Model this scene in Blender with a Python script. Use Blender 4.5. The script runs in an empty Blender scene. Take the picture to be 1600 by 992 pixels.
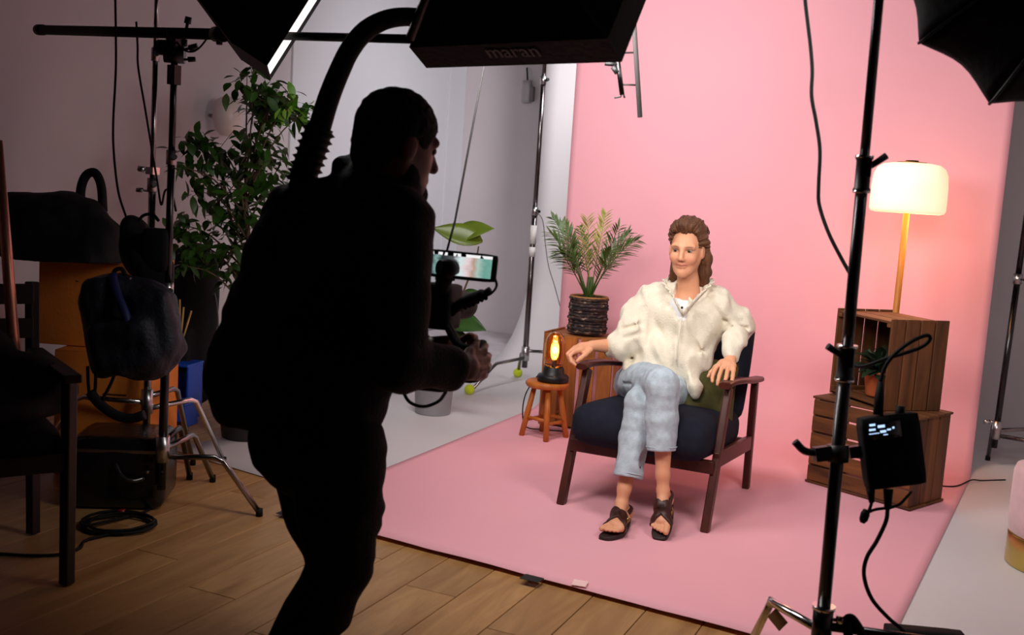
import bpy, math, random
import numpy as np
from mathutils import Vector, Matrix, Euler, noise

random.seed(7)
SC = bpy.context.scene
COL = SC.collection
R = math.radians

# ------------------------------------------------------------------ camera
CAM_H = 1.323
FPX = 1640.0
PITCH, ROLL = R(6.86), R(3.69)
U2 = Vector((.91245, -.40918))          # studio X axis seen from the camera's own axes
def cam2world(d):
    return Vector((U2.x*d.x + U2.y*d.y, -U2.y*d.x + U2.x*d.y, d.z))
_fw = Vector((0, math.cos(PITCH), -math.sin(PITCH)))
_up = Vector((0, math.sin(PITCH), math.cos(PITCH)))
_rt = Vector((1, 0, 0))
FW = cam2world(_fw)
IX = cam2world(_rt*math.cos(ROLL) + _up*math.sin(ROLL))
IU = cam2world(_up*math.cos(ROLL) - _rt*math.sin(ROLL))
cd = bpy.data.cameras.new('camera')
cd.sensor_width = 36.0; cd.sensor_fit = 'HORIZONTAL'; cd.lens = FPX/1600*36
cd.clip_start = .05; cd.clip_end = 60
cam = bpy.data.objects.new('camera', cd)
m = Matrix((IX, IU, -FW)).transposed().to_4x4()
m.translation = Vector((0, 0, CAM_H))
cam.matrix_world = m
COL.objects.link(cam); SC.camera = cam
cd.dof.use_dof = True; cd.dof.focus_distance = 4.55; cd.dof.aperture_fstop = 4.0

def ray(x, y): return FW*FPX + IX*(x-800) - IU*(y-496)
C0 = Vector((0, 0, CAM_H))
def at(x, y, Y):            # point at studio depth Y
    d = ray(x, y); return C0 + d*(Y/d.y)
def ax(x, y, X):            # point on the plane X = const
    d = ray(x, y); return C0 + d*(X/d.x)
def ag(x, y, z=0.0):        # point at height z
    d = ray(x, y); return C0 + d*((z-CAM_H)/d.z)
def ad(x, y, dep):          # point at camera depth dep
    return C0 + ray(x, y)*(dep/FPX)

# ------------------------------------------------------------------ world, exposure, studio lights
w = bpy.data.worlds.new('studio'); SC.world = w; w.use_nodes = True
bg = w.node_tree.nodes['Background']
bg.inputs[0].default_value = (.55, .5, .55, 1); bg.inputs[1].default_value = .0015
SC.view_settings.view_transform = 'Standard'; SC.view_settings.look = 'None'
SC.view_settings.gamma = 1.0; SC.view_settings.use_curve_mapping = False
SC.view_settings.exposure = 0.0

def area(name, loc, target, size, power, color, spread=150, size_y=None):
    l = bpy.data.lights.new(name, 'AREA'); l.energy = power; l.color = color
    l.shape = 'RECTANGLE' if size_y else 'DISK'; l.size = size
    if size_y: l.size_y = size_y
    l.spread = R(spread)
    o = bpy.data.objects.new(name, l); COL.objects.link(o)
    o.location = loc
    o.rotation_euler = (Vector(target)-Vector(loc)).to_track_quat('-Z', 'Y').to_euler()
    return o
def aim(az, el): return Vector((math.sin(az)*math.cos(el), math.cos(az)*math.cos(el), math.sin(el)))
# each light sits just outside the diffuser of its softbox (built further down)
KEY_C = Vector((-1.193, 2.794, 1.907)); KEY_AZ, KEY_EL = .198, -.544
SIDE_C = Vector((-2.176, 2.979, 1.842)); SIDE_AZ, SIDE_EL = .925, -.513
DOME_C = ad(1642, -62, 2.62); DOME_AX = Vector((-.47, .84, -.30)).normalized()
kx, sx_ = aim(KEY_AZ, KEY_EL), aim(SIDE_AZ, SIDE_EL)
area('key_softbox_light', KEY_C+kx*.02, KEY_C+kx*2, .58, 20, (1, .94, .90), 176, .5)
area('side_softbox_light', SIDE_C+sx_*.02, SIDE_C+sx_*2, .5, 9, (1, .95, .92), 165, .36)
area('dome_softbox_light', DOME_C+DOME_AX*.03, DOME_C+DOME_AX*2, .68, 14, (1, .95, .92), 140)
# unseen fills added to brighten the paper (overhead) and back walls (behind paper)
area('added_overhead_fill', (-2.05, 4.0, 3.25), (-1.75, 6.3, 1.15), 1.2, 25, (1, .94, .92), 108, .7)
area('added_background_fill', (-2.25, 6.62, 2.85), (-4.4, 8.4, 1.2), .5, 22, (1, .96, .98), 118)

# ------------------------------------------------------------------ mesh helpers
def tag(o, label=None, cat=None, group=None, kind=None):
    if label: o['label'] = label
    if cat: o['category'] = cat
    if group: o['group'] = group
    if kind: o['kind'] = kind
    return o
def empty(name, loc, label=None, cat=None, group=None, rz=0):
    o = bpy.data.objects.new(name, None); COL.objects.link(o)
    o.location = loc; o.rotation_euler.z = rz; o.empty_display_size = .1
    tag(o, label, cat, group); return o
def link_mesh(name, me, parent=None):
    o = bpy.data.objects.new(name, me); COL.objects.link(o)
    if parent is not None:
        o.parent = parent                 # geometry is written in the parent's own frame
    return o
def frame_from(d):
    d = Vector(d).normalized()
    a = Vector((0, 0, 1)) if abs(d.z) < .9 else Vector((1, 0, 0))
    x = d.cross(a).normalized(); y = d.cross(x).normalized()
    return x, y
class MB:
    def __init__(self): self.v = []; self.f = []; self.smooth = []
    def add(self, vs, fs, sm=False):
        b = len(self.v); self.v += [tuple(p) for p in vs]
        self.f += [tuple(i+b for i in q) for q in fs]; self.smooth += [sm]*len(fs); return self
    def box(self, c, s, rot=None):
        c = Vector(c); hx, hy, hz = s[0]/2, s[1]/2, s[2]/2
        if rot is None: M = Matrix.Identity(3)
        elif isinstance(rot, (int, float)): M = Matrix.Rotation(rot, 3, 'Z')
        else: M = rot
        vs = [c + M @ Vector((x*hx, y*hy, z*hz)) for z in (-1, 1) for x, y in ((-1,-1),(1,-1),(1,1),(-1,1))]
        return self.add(vs, [(3,2,1,0),(4,5,6,7),(0,1,5,4),(1,2,6,5),(2,3,7,6),(3,0,4,7)])
    def bar(self, p0, p1, wx, wy, up=(0,0,1), w1=None):   # rectangular bar between two points
        p0, p1 = Vector(p0), Vector(p1); d = (p1-p0).normalized(); up = Vector(up)
        x = d.cross(up)
        if x.length < 1e-4: x = d.cross(Vector((1,0,0)))
        x.normalize(); y = x.cross(d).normalized()
        w1 = w1 or (wx, wy); vs = []
        for p, (a, b) in ((p0,(wx,wy)),(p1,w1)):
            vs += [p+x*sx*a/2+y*sy*b/2 for sx, sy in ((-1,-1),(1,-1),(1,1),(-1,1))]
        return self.add(vs, [(3,2,1,0),(4,5,6,7),(0,1,5,4),(1,2,6,5),(2,3,7,6),(3,0,4,7)])
    def rings(self, rings, closed=True, caps=True, sm=True):
        n = len(rings[0]); b = len(self.v); fs = []
        vs = [p for r in rings for p in r]
        for i in range(len(rings)-1):
            for j in range(n if closed else n-1):
                k = (j+1) % n
                fs.append((i*n+j, i*n+k, (i+1)*n+k, (i+1)*n+j))
        self.add(vs, fs, sm)
        if caps and closed:
            L = (len(rings)-1)*n
            self.f.append(tuple(b+j for j in reversed(range(n)))); self.smooth.append(False)
            self.f.append(tuple(b+L+j for j in range(n))); self.smooth.append(False)
        return self
    def tube(self, pts, r, n=10, caps=True):
        pts = [Vector(p) for p in pts]; rs = r if isinstance(r, (list, tuple)) else [r]*len(pts)
        d0 = (pts[1]-pts[0]).normalized(); x, y = frame_from(d0); out = []
        for i, p in enumerate(pts):
            a = pts[max(i-1, 0)]; c = pts[min(i+1, len(pts)-1)]
            d = (c-a).normalized(); x = (x - d*x.dot(d)).normalized(); y = d.cross(x)
            out.append([p + (x*math.cos(t)+y*math.sin(t))*rs[i] for t in (2*math.pi*k/n for k in range(n))])
        return self.rings(out, True, caps)
    def cyl(self, p0, p1, r0, r1=None, n=16): return self.tube([p0, p1], [r0, r1 if r1 is not None else r0], n)
    def lathe(self, prof, o=(0,0,0), n=24, M=None, caps=True):
        o = Vector(o); M = M or Matrix.Identity(3)
        return self.rings([[o + M @ Vector((r*math.cos(2*math.pi*k/n), r*math.sin(2*math.pi*k/n), z)) for k in range(n)] for r, z in prof], True, caps)
    def ball(self, c, r, nu=16, nv=10, M=None):
        if isinstance(r, (int, float)): r = (r, r, r)
        c = Vector(c); M = M or Matrix.Identity(3)
        rg = []
        for i in range(nv+1):
            t = math.pi*(i/nv); t = min(max(t, .02), math.pi-.02)
            rg.append([c + M @ Vector((r[0]*math.sin(t)*math.cos(2*math.pi*k/nu), r[1]*math.sin(t)*math.sin(2*math.pi*k/nu), -r[2]*math.cos(t))) for k in range(nu)])
        return self.rings(rg)
    def prism(self, poly, h, M=None, o=(0,0,0)):      # polygon in local xy, extruded along z from 0 to h
        o = Vector(o); M = M or Matrix.Identity(3); n = len(poly)
        vs = [o + M @ Vector((x, y, 0)) for x, y in poly] + [o + M @ Vector((x, y, h)) for x, y in poly]
        fs = [tuple(reversed(range(n))), tuple(range(n, 2*n))] + [(i, (i+1)%n, n+(i+1)%n, n+i) for i in range(n)]
        return self.add(vs, fs)
    def mesh(self, name):
        me = bpy.data.meshes.new(name); me.from_pydata(self.v, [], self.f); me.update()
        me.polygons.foreach_set('use_smooth', self.smooth); return me
    def build(self, name, mat, parent=None, bevel=0, seg=2, solid=0, sub=0):
        o = link_mesh(name, self.mesh(name), parent); o.data.materials.append(mat)
        if parent is not None: o.matrix_parent_inverse = inv_of(parent)
        if solid:
            s = o.modifiers.new('thickness', 'SOLIDIFY'); s.thickness = solid; s.offset = 0
        if bevel:
            b = o.modifiers.new('edges', 'BEVEL'); b.width = bevel; b.segments = seg; b.limit_method = 'ANGLE'; b.angle_limit = R(40)
        if sub:
            s = o.modifiers.new('smooth', 'SUBSURF'); s.levels = sub; s.render_levels = sub
        return o
def inv_of(parent):                        # geometry is given in world space
    M = Matrix.Identity(4); chain = []; p = parent
    while p is not None:
        chain.append(p); p = p.parent
    for p in reversed(chain):
        M = M @ p.matrix_parent_inverse @ p.matrix_basis if p.parent else M @ p.matrix_basis
    return M.inverted()
def smooth_path(pts, n=6):                 # Catmull-Rom
    P = [Vector(p) for p in pts]; P = [P[0]*2-P[1]] + P + [P[-1]*2-P[-2]]; out = []
    for i in range(1, len(P)-2):
        a, b, c, d = P[i-1:i+3]
        for k in range(n):
            t = k/n
            out.append(.5*((2*b)+(c-a)*t+(2*a-5*b+4*c-d)*t*t+(3*b-a-3*c+d)*t**3))
    out.append(P[-2]); return out
def lerp(a, b, t): return a+(b-a)*t

# ------------------------------------------------------------------ materials
def srgb(r, g, b):
    f = lambda c: (c/255/12.92) if c/255 <= .04045 else ((c/255+.055)/1.055)**2.4
    return (f(r), f(g), f(b))
MATS = {}
def mat(name, col, rough=.6, metal=0, var=.12, scale=6, bump=0, bscale=60, emit=None, estr=0, coords='Object',
        stretch=(1,1,1), spec=.5, trans=0, sheen=0, alpha=1, sss=0, rnd=0, detail=4):
    if name in MATS: return MATS[name]
    m = bpy.data.materials.new(name); m.use_nodes = True; nt = m.node_tree; N = nt.nodes; L = nt.links
    b = N['Principled BSDF']; MATS[name] = m
    b.inputs['Roughness'].default_value = rough; b.inputs['Metallic'].default_value = metal
    b.inputs['Specular IOR Level'].default_value = spec
    if trans: b.inputs['Transmission Weight'].default_value = trans
    if sheen: b.inputs['Sheen Weight'].default_value = sheen; b.inputs['Sheen Roughness'].default_value = .5
    if sss:
        b.inputs['Subsurface Weight'].default_value = sss; b.inputs['Subsurface Radius'].default_value = (.02, .008, .005); b.inputs['Subsurface Scale'].default_value = .5
    if alpha < 1: b.inputs['Alpha'].default_value = alpha
    tc = N.new('ShaderNodeTexCoord'); mp = N.new('ShaderNodeMapping'); mp.inputs['Scale'].default_value = stretch
    L.new(tc.outputs[coords], mp.inputs['Vector'])
    nz = N.new('ShaderNodeTexNoise'); nz.inputs['Scale'].default_value = scale; nz.inputs['Detail'].default_value = detail
    L.new(mp.outputs[0], nz.inputs['Vector'])
    cr = N.new('ShaderNodeValToRGB')
    lo = [max(c*(1-var), 0) for c in col]; hi = [c*(1+var) for c in col]
    cr.color_ramp.elements[0].position = .3; cr.color_ramp.elements[1].position = .7
    cr.color_ramp.elements[0].color = (*lo, 1); cr.color_ramp.elements[1].color = (*hi, 1)
    L.new(nz.outputs['Fac'], cr.inputs[0]); out = cr.outputs[0]
    if rnd:
        oi = N.new('ShaderNodeObjectInfo'); hs = N.new('ShaderNodeHueSaturation')
        mr = N.new('ShaderNodeMapRange'); mr.inputs[3].default_value = 1-rnd; mr.inputs[4].default_value = 1+rnd
        L.new(oi.outputs['Random'], mr.inputs[0]); L.new(mr.outputs[0], hs.inputs['Value']); L.new(out, hs.inputs['Color']); out = hs.outputs[0]
        ad_ = N.new('ShaderNodeVectorMath'); ad_.operation = 'MULTIPLY_ADD'
        ad_.inputs[1].default_value = (17, 17, 17)
        L.new(oi.outputs['Random'], ad_.inputs[0]); L.new(tc.outputs[coords], ad_.inputs[2]); L.new(ad_.outputs[0], mp.inputs['Vector'])
    L.new(out, b.inputs['Base Color'])
    if bump:
        n2 = N.new('ShaderNodeTexNoise'); n2.inputs['Scale'].default_value = bscale; n2.inputs['Detail'].default_value = 3
        L.new(mp.outputs[0], n2.inputs['Vector'])
        bp = N.new('ShaderNodeBump'); bp.inputs['Strength'].default_value = bump; bp.inputs['Distance'].default_value = .01
        L.new(n2.outputs['Fac'], bp.inputs['Height']); L.new(bp.outputs[0], b.inputs['Normal'])
    if emit:
        b.inputs['Emission Color'].default_value = (*emit, 1); b.inputs['Emission Strength'].default_value = estr
    return m
def wood(name, base, dark, axis='X', scale=3, rough=.5, rnd=.18, bump=.15, along=.12, spec=.4):
    m = bpy.data.materials.new(name); m.use_nodes = True; nt = m.node_tree; N = nt.nodes; L = nt.links; MATS[name] = m
    b = N['Principled BSDF']; b.inputs['Roughness'].default_value = rough; b.inputs['Specular IOR Level'].default_value = spec
    tc = N.new('ShaderNodeTexCoord'); oi = N.new('ShaderNodeObjectInfo')
    va = N.new('ShaderNodeVectorMath'); va.operation = 'MULTIPLY_ADD'; va.inputs[1].default_value = (13.1, 7.7, 9.3)
    L.new(oi.outputs['Random'], va.inputs[0]); L.new(tc.outputs['Object'], va.inputs[2])
    mp = N.new('ShaderNodeMapping'); s = [scale*8]*3; s['XYZ'.index(axis)] = scale*8*along; mp.inputs['Scale'].default_value = s
    L.new(va.outputs[0], mp.inputs['Vector'])
    n1 = N.new('ShaderNodeTexNoise'); n1.inputs['Scale'].default_value = 1.0; n1.inputs['Detail'].default_value = 6; n1.inputs['Roughness'].default_value = .62; n1.inputs['Distortion'].default_value = .8
    L.new(mp.outputs[0], n1.inputs['Vector'])
    cr = N.new('ShaderNodeValToRGB'); cr.color_ramp.elements[0].position = .28; cr.color_ramp.elements[1].position = .68
    cr.color_ramp.elements[0].color = (*dark, 1); cr.color_ramp.elements[1].color = (*base, 1)
    L.new(n1.outputs['Fac'], cr.inputs[0])
    hs = N.new('ShaderNodeHueSaturation'); mr = N.new('ShaderNodeMapRange'); mr.inputs[3].default_value = 1-rnd; mr.inputs[4].default_value = 1+rnd
    L.new(oi.outputs['Random'], mr.inputs[0]); L.new(mr.outputs[0], hs.inputs['Value']); L.new(cr.outputs[0], hs.inputs['Color'])
    L.new(hs.outputs[0], b.inputs['Base Color'])
    bp = N.new('ShaderNodeBump'); bp.inputs['Strength'].default_value = bump; bp.inputs['Distance'].default_value = .004
    L.new(n1.outputs['Fac'], bp.inputs['Height']); L.new(bp.outputs[0], b.inputs['Normal'])
    return m

M_FLOOR = wood('oak_laminate', srgb(188,144,92), srgb(146,103,58), 'Y', 1.6, .42, .12, .08)
M_PINK = mat('pink_paper', srgb(241,172,184), .75, 0, .03, 1.2, .06, 3)
M_WHITE = mat('white_vinyl', srgb(212,208,210), .5, 0, .03, 1.5, .03, 3)
M_WALL = mat('wall_paint', srgb(205,196,200), .8, 0, .04, 1.3, .05, 90)
M_PANEL = mat('white_panel', srgb(222,222,228), .55, 0, .02, 1.3)
M_BLACK = mat('black_metal', (.012,.012,.013), .42, .3, .2, 20)
M_BLACKMAT = mat('matte_black', (.006,.006,.007), .8, 0, .2, 20, spec=.2)
M_FABRIC_BLK = mat('black_nylon', (.006,.006,.008), .75, 0, .3, 30, .2, 220, spec=.25)
M_RUBBER = mat('black_rubber', (.005,.005,.005), .65, 0, .2, 20, spec=.2)
M_CHROME = mat('chrome', (.75,.74,.74), .16, 1, .05, 10)
M_STEEL = mat('brushed_steel', (.5,.49,.5), .3, 1, .08, 20)

# ------------------------------------------------------------------ setting
mb = MB(); mb.box((-1.9, 4.2, -.03), (6.2, 10.4, .02))
floor = mb.build('floor', mat('floor_underlay', srgb(70,48,30), .7))
tag(floor, kind='structure')
pw, pl = .19, 1.29
mb = MB(); mb.box((0, 0, -.0095), (pw-.003, pl-.003, .019)); plank_me = mb.build('plank', M_FLOOR, floor, bevel=.0015, seg=1)
first = True
for i in range(int(4.5/pw)):
    x = -4.5 + pw*(i+.5)
    off = (i*.437) % 1.0 * pl
    for j in range(-1, 7):
        y = .3 + off + j*pl
        if y > 8.3: continue
        # the boards under the vinyl and paper are not in view
        if x > -3.1 and y - pl/2 > 4.2: continue
        if x > -.3 and y > 3.6: continue
        if first: o = plank_me; first = False
        else: o = plank_me.copy(); COL.objects.link(o)
        o.location = (x, y, -.001)
def wall_box(name, x0, x1, y0, y1, z0, z1, m=M_WALL):
    mb = MB(); mb.box(((x0+x1)/2, (y0+y1)/2, (z0+z1)/2), (x1-x0, y1-y0, z1-z0))
    return tag(mb.build(name, m), kind='structure')
WX, WY = -4.6, 8.82
wall_box('wall_left', WX-.12, WX, -1.0, WY+.12, -.04, 3.3)
wall_box('wall_back', WX, 1.6, WY, WY+.12, -.04, 3.3)
wall_box('wall_right', 1.2, 1.32, -1.0, WY, -.04, 3.3)
mb = MB(); mb.box((-4.0, 7.55, -.006), (1.2, 2.5, .016)); tag(mb.build('floor', mat('pale_floor_paint', srgb(196,188,192), .6)), kind='structure')
# white built-in panel with a shadow gap on the left wall, and the corner post
yb0 = ax(450, 200, WX).y; yb1 = ax(690, 300, WX).y
wall_box('door_1', WX+.001, WX+.016, yb0+.01, yb1-.01, .02, 3.2, M_PANEL)
wall_box('trim_1', WX+.001, WX+.028, yb1, WY-.002, 0, 3.2, M_PANEL)
wall_box('baseboard_left', WX+.001, WX+.014, -1, yb0-.03, 0, .08, M_PANEL)

def sweep(name, x0, x1, y0, ywall, rad, top, m, nx=40, wav=0, skew=0, lift=0, zoff=.0, slant=0):
    prof = []
    n1 = 26
    for i in range(n1): prof.append((lerp(y0, ywall-rad, i/n1), 0))
    for i in range(17):
        t = math.pi/2*i/16; prof.append((ywall-rad+rad*math.sin(t), rad-rad*math.cos(t)))
    for i in range(1, 15): prof.append((ywall, lerp(rad, top, i/14)))
    rg = []
    for k, (y, z) in enumerate(prof):
        row = []
        for i in range(nx+1):
            t = i/nx; x = lerp(x0, x1 + (slant*(y-(ywall-rad)) if k < n1 else 0), t)
            yy = y + (skew*(1-t)*max(0, 1-k/n1) if k < n1 else 0)
            zz = z
            if wav:
                nn = noise.noise((x*1.3, yy*1.6, z*1.1+3))
                if k < n1: zz += wav*.35*max(0, nn+.25) + lift*math.exp(-((y-y0)/.06)**2)*(.5+.9*abs(noise.noise((x*2.3, 5, 1))))
                else: yy += wav*nn*.6
            row.append((x, yy, zz+zoff))
        rg.append(row)
    mb = MB(); mb.rings(rg, False, False)
    return mb.build(name, m, solid=.0012)
ws = sweep('vinyl_backdrop', -3.41, 1.0, 3.0, 7.9, .75, 3.2, M_WHITE, 30, 0, .79, zoff=.004)
tag(ws, 'wide white vinyl backdrop sweeping behind the pink paper', 'backdrop')
pk = sweep('paper_backdrop', -2.44, .035, 3.13, 6.17, .36, 3.2, M_PINK, 60, .008, .19, .008, zoff=.009, slant=.075)
tag(pk, 'pink seamless paper backdrop under and behind the armchair', 'backdrop')

# ------------------------------------------------------------------ more shape helpers
def rbox(mb, c, s, r, M=None, n=8, crown=(0,0,0)):
    """rounded, slightly crowned box (cushions, bodies)"""
    c = Vector(c); M = M or Matrix.Identity(3); h = [s[0]/2, s[1]/2, s[2]/2]
    core = [max(a-r, 1e-4) for a in h]
    for axis in range(3):
        for sg in (-1, 1):
            a, b = [(1,2),(2,0),(0,1)][axis]
            vs = []
            for i in range(n+1):
                for j in range(n+1):
                    p = [0,0,0]; p[axis] = sg*h[axis]
                    fa = math.sin((i/n-.5)*math.pi)*.5+.5 if False else i/n
                    p[a] = h[a]*(2*fa-1); p[b] = h[b]*(2*j/n-1)
                    # concentrate rows near the rounded edges
                    for ax_ in (a, b):
                        t = p[ax_]/h[ax_]; p[ax_] = h[ax_]*math.copysign(abs(t)**.7, t)
                    q = [max(-core[k], min(core[k], p[k])) for k in range(3)]
                    d = Vector([p[k]-q[k] for k in range(3)])
                    if d.length > 1e-9: d = d.normalized()*r
                    P = Vector(q)+d
                    for k in range(3):
                        if crown[k]:
                            o1, o2 = (k+1)%3, (k+2)%3
                            wgt = (1-(P[o1]/h[o1])**2)*(1-(P[o2]/h[o2])**2)
                            P[k] += crown[k]*wgt*(P[k]/h[k])
                    vs.append(c + M @ P)
            fs = []
            for i in range(n):
                for j in range(n):
                    q = (i*(n+1)+j, (i+1)*(n+1)+j, (i+1)*(n+1)+j+1, i*(n+1)+j+1)
                    fs.append(q if sg > 0 else q[::-1])
            mb.add(vs, fs, True)
    return mb
def weld(o, dist=.0004):
    m = o.modifiers.new('weld', 'WELD'); m.merge_threshold = dist; return o
def hang(a, b, sag, n=14, jit=0):
    a, b = Vector(a), Vector(b)
    return [lerp(a, b, t) - Vector((0,0,sag*4*t*(1-t))) + Vector((noise.noise((t*3,a.x,1)), noise.noise((t*3,a.y,2)), 0))*jit*4*t*(1-t) for t in (i/n for i in range(n+1))]

# ------------------------------------------------------------------ armchair
M_NAVY = mat('navy_wool', srgb(30,31,43), .9, 0, .15, 40, .25, 300, spec=.15)
M_WALNUT = wood('dark_stained_beech', srgb(80,32,22), srgb(50,18,12), 'Z', 2.5, .4, .06, .06)
ch = empty('armchair', (-1.235, 4.45, 0), 'navy upholstered armchair with dark wooden frame holding the seated woman', 'armchair')
CX0, CX1 = -1.548, -.922
for sx, x in ((-1, CX0), (1, CX1)):
    # front leg leans back up to the armrest; rear leg almost upright
    MB().bar((x, 4.09, .005), (x, 4.30, .572), .034, .046, (0,1,0), (.030, .056)).build('leg', M_WALNUT, ch, .006)
    MB().bar((x, 4.865, .005), (x, 4.85, .515), .032, .044, (0,1,0), (.030, .05)).build('leg', M_WALNUT, ch, .006)
    mb = MB(); pr = smooth_path([(x, 4.215, .590), (x, 4.32, .592), (x, 4.52, .572), (x, 4.75, .540), (x, 4.945, .520)], 4)
    rg = []
    for k, p in enumerate(pr):
        t = k/(len(pr)-1); wd = .034 - .010*abs(2*t-1); th = .013
        rg.append([p+Vector((dx*wd, 0, dz*th)) for dx, dz in ((-1,-.5),(-.6,-1),(.6,-1),(1,-.5),(1,.5),(.6,1),(-.6,1),(-1,.5))])
    mb.rings(rg); mb.build('armrest', M_WALNUT, ch)
    MB().bar((x, 4.17, .288), (x, 4.855, .232), .026, .066, (0,0,1)).build('side_rail', M_WALNUT, ch, .005)
MB().bar((CX0, 4.15, .262), (CX1, 4.15, .262), .026, .055).build('front_rail', M_WALNUT, ch, .005)
MB().bar((CX0, 4.83, .225), (CX1, 4.83, .225), .026, .055).build('back_rail', M_WALNUT, ch, .005)
Ms = Matrix.Rotation(R(-4.5), 3, 'X')
mb = MB(); rbox(mb, (-1.235, 4.39, .348), (.592, .68, .17), .07, Ms, 12, (.004, .012, .026))
seat = weld(mb.build('seat_cushion', M_NAVY, ch))
Mb = Matrix.Rotation(R(-17), 3, 'X')
mb = MB(); rbox(mb, (-1.235, 4.825, .575), (.565, .115, .48), .05, Mb, 12, (.006, .014, .012))
weld(mb.build('back_cushion', M_NAVY, ch))

# olive cushion wedged between the woman and the right armrest
M_OLIVE = mat('olive_velvet', srgb(74,70,24), .75, 0, .25, 14, .3, 40)
mb = MB(); Mo = Matrix.Rotation(R(38), 3, 'Z') @ Matrix.Rotation(R(-26), 3, 'X') @ Matrix.Rotation(R(14), 3, 'Y')
n = 14; top = []; 
for sg in (1, -1):
    rg = []
    for i in range(n+1):
        row = []
        for j in range(n+1):
            u_, v_ = 2*i/n-1, 2*j/n-1
            th = .062*((1-u_**4)*(1-v_**4))**.55
            pin = 1-.07*((1-abs(u_))*abs(v_)**3 + (1-abs(v_))*abs(u_)**3)
            wr = .006*noise.noise((u_*3, v_*3, sg*2.0))
            row.append(Vector((-1.062, 4.54, .515)) + Mo @ Vector((u_*.13*pin, sg*(th+wr*(1-u_*u_)*(1-v_*v_)), v_*.15*pin)))
        rg.append(row)
    b = MB(); b.rings(rg, False, False)
    mb.add(b.v, [f if sg > 0 else f[::-1] for f in b.f], True)
cu = weld(mb.build('throw_cushion', M_OLIVE), .001)
tag(cu, 'olive green throw cushion tucked beside the woman in the armchair', 'cushion')

# ------------------------------------------------------------------ wooden crates
M_CRATE = wood('stained_pine', srgb(166,104,48), srgb(104,56,22), 'X', 1.8, .55, .22, .2)
M_CRATE_D = wood('dark_stained_pine', srgb(116,70,33), srgb(64,34,15), 'X', 1.8, .6, .25, .25)
def board(parent, M4, length, width, th, m, name='slat'):
    key = (round(length,3), round(width,3), th, m.name)
    if key not in BOARDS:
        mb = MB(); mb.box((0,0,0), (length, width, th)); me = mb.mesh('slat'); me.materials.append(m); BOARDS[key] = me
    o = bpy.data.objects.new(name, BOARDS[key]); COL.objects.link(o); o.parent = parent
    o.matrix_local = M4
    b = o.modifiers.new('edges', 'BEVEL'); b.width = .002; b.segments = 1
    return o
BOARDS = {}
def frame4(o, x, y, z):
    M = Matrix((x, y, z)).transposed().to_4x4(); M.translation = o; return M
def crate(label, loc, rz, a_axis, open_axis, dims, m, nside, nbot, group, bgap=.010):
    """a crate in its own box dims=(sx,sy,sz); slats run along a_axis, the open face is open_axis (+/- letter)"""
    root = empty('wooden_crate', loc, label, 'crate', group, rz)
    ax_ = 'xyz'; A = ax_.index(a_axis); O = ax_.index(open_axis[1]); so = 1 if open_axis[0] == '+' else -1
    B = 3-A-O
    E = [Vector((1,0,0)), Vector((0,1,0)), Vector((0,0,1))]
    S = dims; cen = Vector((0,0,S[2]/2)); th = .011
    # two long sides (normal B): nside slats stacked along O
    wslot = S[O]/nside
    for sb in (-1, 1):
        for k in range(nside):
            o_ = cen + E[B]*sb*(S[B]/2-th/2) + E[O]*(-S[O]/2+wslot*(k+.5))
            board(root, frame4(o_, E[A], E[O], E[A].cross(E[O])), S[A], wslot-.007, th, m)
    # floor of the crate opposite the open face
    wslot = (S[B]-2*th)/nbot
    for k in range(nbot):
        o_ = cen - E[O]*so*(S[O]/2-th/2) + E[B]*(-S[B]/2+th+wslot*(k+.5))
        board(root, frame4(o_, E[A], E[B], E[A].cross(E[B])), S[A]-2*th, wslot-bgap, th, m)
    # ends (normal A): boards along B, plus corner battens
    ne = max(3, nside-1); wslot = S[O]/ne
    for sa in (-1, 1):
        for k in range(ne):
            o_ = cen + E[A]*sa*(S[A]/2-th*1.5) + E[O]*(-S[O]/2+wslot*(k+.5))
            board(root, frame4(o_, E[B], E[O], E[B].cross(E[O])), S[B]-2*th, wslot-(.004 if ne > 3 else .007), th, m, 'end_board')
        for sb in (-1, 1):
            o_ = cen + E[A]*sa*(S[A]/2-th*2-.009) + E[B]*sb*(S[B]/2-th-.013)
            board(root, frame4(o_, E[O], E[B], E[O].cross(E[B])), S[O]-.004, .026, .018, m, 'corner_batten')
    return root
# left crate, standing on end behind the stool
crate('wooden crate standing on end under the palm, beside the small stool', (-2.02, 5.60, .013), R(-1), 'z', '+y', (.44, .30, .535), M_CRATE, 4, 4, 'wooden crates on the pink paper', .02)
def rz_of(x, y): return math.atan2(y, x)
# lower right crate: P1 P2 along the front
crate('lower wooden crate lying on its side on the pink floor, beneath the other crate', (-.385, 5.193, .013), rz_of(.495,-.222), 'x', '+y', (.545, .325, .425), M_CRATE_D, 4, 5, 'wooden crates on the pink paper')
eab = Vector((.669,-.743,0)); ebc = Vector((.743,.669,0)); Bp = Vector((-.365,4.99,0))
cc = Bp - eab*.21 + ebc*.16
crate('upper wooden crate with open front holding a terracotta pot', (cc.x, cc.y, .4395), rz_of(ebc.x, ebc.y), 'z', '-x', (.32, .42, .42), M_CRATE_D, 4, 4, 'wooden crates on the pink paper')

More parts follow.
